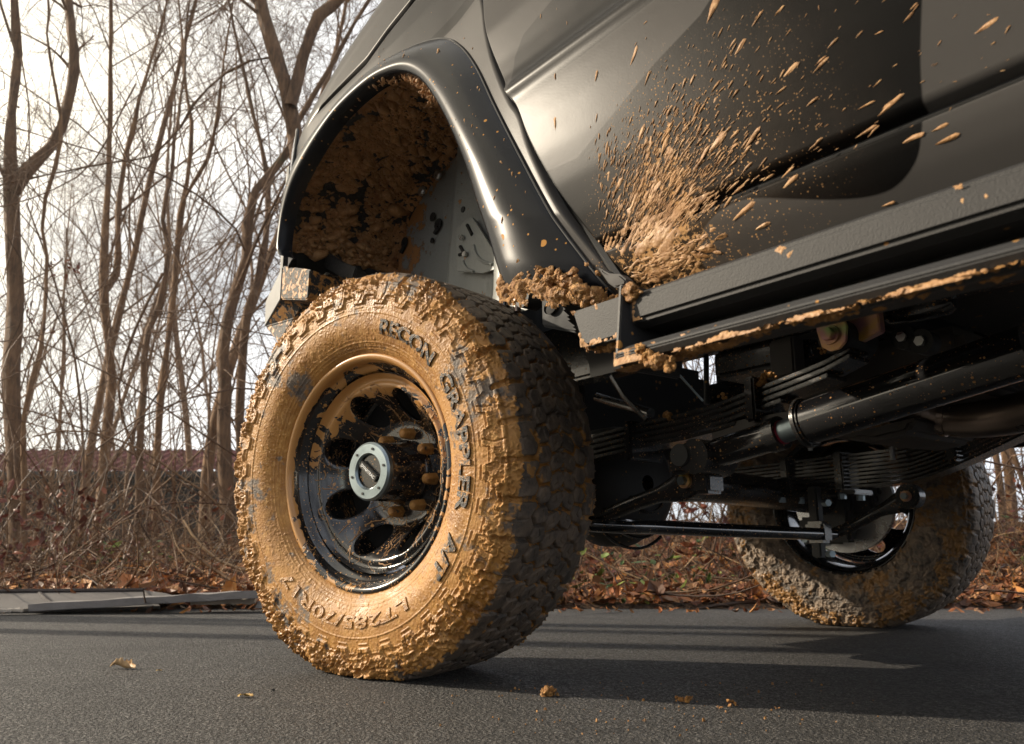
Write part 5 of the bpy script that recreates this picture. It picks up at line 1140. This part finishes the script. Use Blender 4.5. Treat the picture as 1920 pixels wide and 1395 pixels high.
stems('fallen_twigs', 1100, (-7, 9), (3.64, 7.5), (.2, .9), .0055, M['straw'], 14, .12, 7, flat=1)
stems('dry_grass', 6000, (-7, 9), (3.66, 6.0), (.08, .32), .0016, M['straw'], 15, .16, 5, dens=lambda x, y: .35+.6*(pn(np.stack([x, y, 0*x], -1), 1.5, 7) > .05))
def hang_vines():
    r = np.random.default_rng(31); k = 260; x = r.uniform(-7.5, -1.2, k); y = r.uniform(6, 9.5, k); P0 = np.stack([x, y, r.uniform(2.2, 5.5, k)], 1)
    P, R = grow(P0, np.stack([r.normal(0, .35, k), r.normal(0, .3, k), np.full(k, -1.)], 1), r.uniform(1.2, 4.5, k), .0045*r.lognormal(0, .4, k), 14, .10, -.02, r, .6)
    P[..., 2] = np.maximum(P[..., 2], gz(P[..., 0], P[..., 1])); V, F = tubes(P, R, 4); tag(ob('hanging_vines', V, F, M['twig']), kind='stuff')
hang_vines()
# ---------------- litter at the road edge
def debris():
    W_ = lambda px, py, Y: atw(px, py, Y=Y)
    ms = plain('grey_sheet_metal', (.10, .09, .082), .6, .1, 8, .25); mt = plain('dark_panel_rim', (.02, .014, .014), .85); mw = plain('weathered_grey_board', (.17, .155, .145), .8, nsc=12, var=.4, bsc=40, bd=.003)
    e = empty('sheet_metal_panel', (-2.1, 3.7, .02)); tag(e, 'long ribbed sheet metal panel lying tilted along the road edge at far left', 'panel'); o = np.array([-2.1, 3.7, .02])
    a, b, c, d = W_(-70, 1112, 3.60), W_(274, 1108, 3.60), W_(300, 1136, 3.42), W_(-70, 1147, 3.33); V = np.array([a, b, c, d])
    MB().add(np.concatenate([V, V-[0, -.01, .012]])-o, [[0, 1, 2, 3], [4, 7, 6, 5], [0, 4, 5, 1], [1, 5, 6, 2], [2, 6, 7, 3], [3, 7, 4, 0]]).build('sheet', ms, e, smooth=False)
    MB().tube([W_(-70, 1109, 3.60)-o, W_(274, 1106.5, 3.60)-o], .010, 6).build('rim', mt, e); MB().tube([W_(272, 1110, 3.595)-o, W_(290, 1129, 3.45)-o], .010, 6).build('rim', mt, e); MB().tube([W_(74, 1113, 3.59)-o, W_(106, 1140, 3.40)-o], .010, 6).build('rib', mt, e)
    f = [W_(274, 1107, 3.61), W_(310, 1112, 3.58), W_(330, 1118, 3.54), W_(330, 1126, 3.47), W_(296, 1128, 3.44)]
    MB().prism([p-o for p in f], (0, 0, 0), (0, .02, -.006)).build('folded_end', ms, e, smooth=False)
    def plank(name, label, p, q, wd, th, m, seed=0):
        p, q = np.array(p), np.array(q); L_ = np.linalg.norm(q-p); r = np.random.default_rng(seed); e = MB(); n = 14; t = np.linspace(0, 1, n)[:, None]; C_ = p+(q-p)*t; C_ = C_-C_[0]
        dv = (q-p)/L_; sd = np.array([-dv[1], dv[0], 0]); V = []
        for s_, z in ((-1, 0), (1, 0), (1, 1), (-1, 1)): V.append(C_+sd*wd/2*s_+np.array([0, 0, th])*z+r.normal(0, .002, (n, 3)))
        V = np.stack(V, 1).reshape(-1, 3); e.add(V, gridf(n, 4, cv=True), [[0, 1, 2, 3], [n*4-1, n*4-2, n*4-3, n*4-4]]); x = e.build(name, m, None, smooth=False, bev=.002); x.location = p; return tag(x, label, 'board')
    plank('weathered_board', 'long grey weathered board lying between the sheet metal panel and the near wheel', W_(62, 1146, 3.32), W_(492, 1120, 3.42), .10, .030, mw, 1)
    plank('weathered_board', 'pale split board end under the long grey board, just left of the near wheel', W_(360, 1134, 3.44), W_(478, 1132, 3.46), .05, .02, plain('pale_split_wood', (.38, .31, .24), .8, nsc=15), 2)
    plank('weathered_board', 'short pale plank piece at the road edge in front of the sheet metal panel', W_(-6, 1148, 3.26), W_(50, 1147, 3.27), .05, .012, plain('pale_wood', (.33, .29, .24), .8, nsc=15), 3)
    x = MB().prism([W_(476, 1141, 3.44), W_(484, 1126, 3.46), W_(503, 1122, 3.48), W_(505, 1141, 3.44)], (0, 0, 0), (0, .05, .0)).build('broken_block', plain('pale_concrete', (.36, .33, .3), .8), None, smooth=False, bev=.004); tag(x, 'pale broken block at the road edge touching the outline of the near wheel', 'block')
debris()
def clod(label, px, py, rad, seed, n=7, m='clod', cat='mud clod', name='mud_clod'):
    c = atw(px, py, z=0.); r = np.random.default_rng(seed); P = [np.array([rad*(k-1)*.8, r.normal(0, rad*.3), rad*.45]) for k in range(3)]
    o = lump_chain(name, P, [rad*.55, rad*.75, rad*.4], None, M[m], seed, n, .75, .6, 3); V = np.zeros(len(o.data.vertices)*3, np.float32); o.data.vertices.foreach_get('co', V); V[2::3] = np.maximum(V[2::3], .0); o.data.vertices.foreach_set('co', V); o.data.update()
    o.location = c+[0, 0, .001]; return tag(o, label, cat)
clod('largest brown mud clod lying on the asphalt right of the near tyre', 1032, 1306, .014, 41, 12)
clod('flat orange-brown mud clod on the asphalt, second from the near tyre', 1284, 1318, .0115, 42, 8)
clod('small crumbled mud clod on the asphalt right of the flat orange-brown one', 1375, 1326, .0075, 43, 6)
clod('tiny mud crumb left of the small crumbled clod', 1350, 1330, .004, 44, 4)
clod('single tiny crumb of mud farthest right on the sunlit asphalt', 1458, 1330, .004, 45, 3)
clod('tiny orange crumb nearest the bottom edge of the photo', 1209, 1354, .0035, 46, 3, 'mudflat')
clod('black pebble beside the small dry leaf left of the near tyre', 512, 1299, .005, 47, 4, 'void', 'pebble', 'pebble')
clod('small mud speck between the largest clod and the flat one', 1165, 1306, .0022, 48, 3)
clod('mud speck right of the largest clod', 1128, 1306, .0022, 49, 3)
def crumbs():
    r = np.random.default_rng(91); k = 130; P = np.array([atw(r.normal(1150, 230), r.uniform(1275, 1380), z=0.) for _ in range(k)]); P[:, 2] = .0008
    ln = r.lognormal(-6.0, .5, k); V, F = splats(P, np.tile([0, 0, 1.], (k, 1)), r.normal(0, 1, (k, 3)), ln, ln*.8, ln*.6); tag(ob('mud_crumbs', V, F, M['clod']), kind='stuff')
crumbs()
def dry_leaf(label, px, py, ln, rot, m, seed, curl=.5):
    r = np.random.default_rng(seed); n = 22; t = np.linspace(0, 1, n); wd = .24*np.sin(PI*np.clip(t, .02, .98)**.8)*(1+.35*np.abs(np.sin(t*15))); V = []
    for s_ in np.linspace(-1, 1, 9): V.append(np.stack([(t-.5), wd*s_*math.cos(curl*abs(s_)*1.2), .05+.22*np.abs(s_)**1.3*wd/.24*curl+.05*np.sin(t*7+s_*2)+.03*r.normal(0, 1, n)*abs(s_)], 1))
    V = np.array(V).transpose(1, 0, 2).reshape(-1, 3)*ln; V[:, 2] -= V[:, 2].min()
    o = ob('dry_leaf', V, gridf(n, 9), m); o.location = atw(px, py, z=.0015); o.rotation_euler = (0, 0, rot); return tag(o, label, 'leaf')
lm = plain('tan_leaf', (.42, .27, .13), .6, nsc=60, var=.4); lm2 = plain('yellow_leaf', (.45, .28, .08), .6, nsc=60)
dry_leaf('curled tan dry leaf alone on the sunlit road at left', 230, 1253, .062, -.25, lm, 1, .9)
dry_leaf('small flat yellow-brown leaf beside the black pebble', 460, 1306, .026, .1, lm2, 2, .4)
dry_leaf('tiny leaf scrap right of the curled tan leaf', 298, 1258, .012, .6, lm2, 3, .5)

def haze():
    q = bpy.data.materials.new('woodland_haze'); q.use_nodes = True; t = q.node_tree; t.nodes.clear(); o = t.nodes.new('ShaderNodeOutputMaterial'); v = t.nodes.new('ShaderNodeVolumePrincipled')
    v.inputs['Density'].default_value = .0013; v.inputs['Color'].default_value = (1, .97, .92, 1); v.inputs['Anisotropy'].default_value = .72; t.links.new(v.outputs[0], o.inputs['Volume'])
    tag(MB().box((-2, 10, 8), (70, 80, 19)).build('haze', q, smooth=False), kind='stuff')
haze()
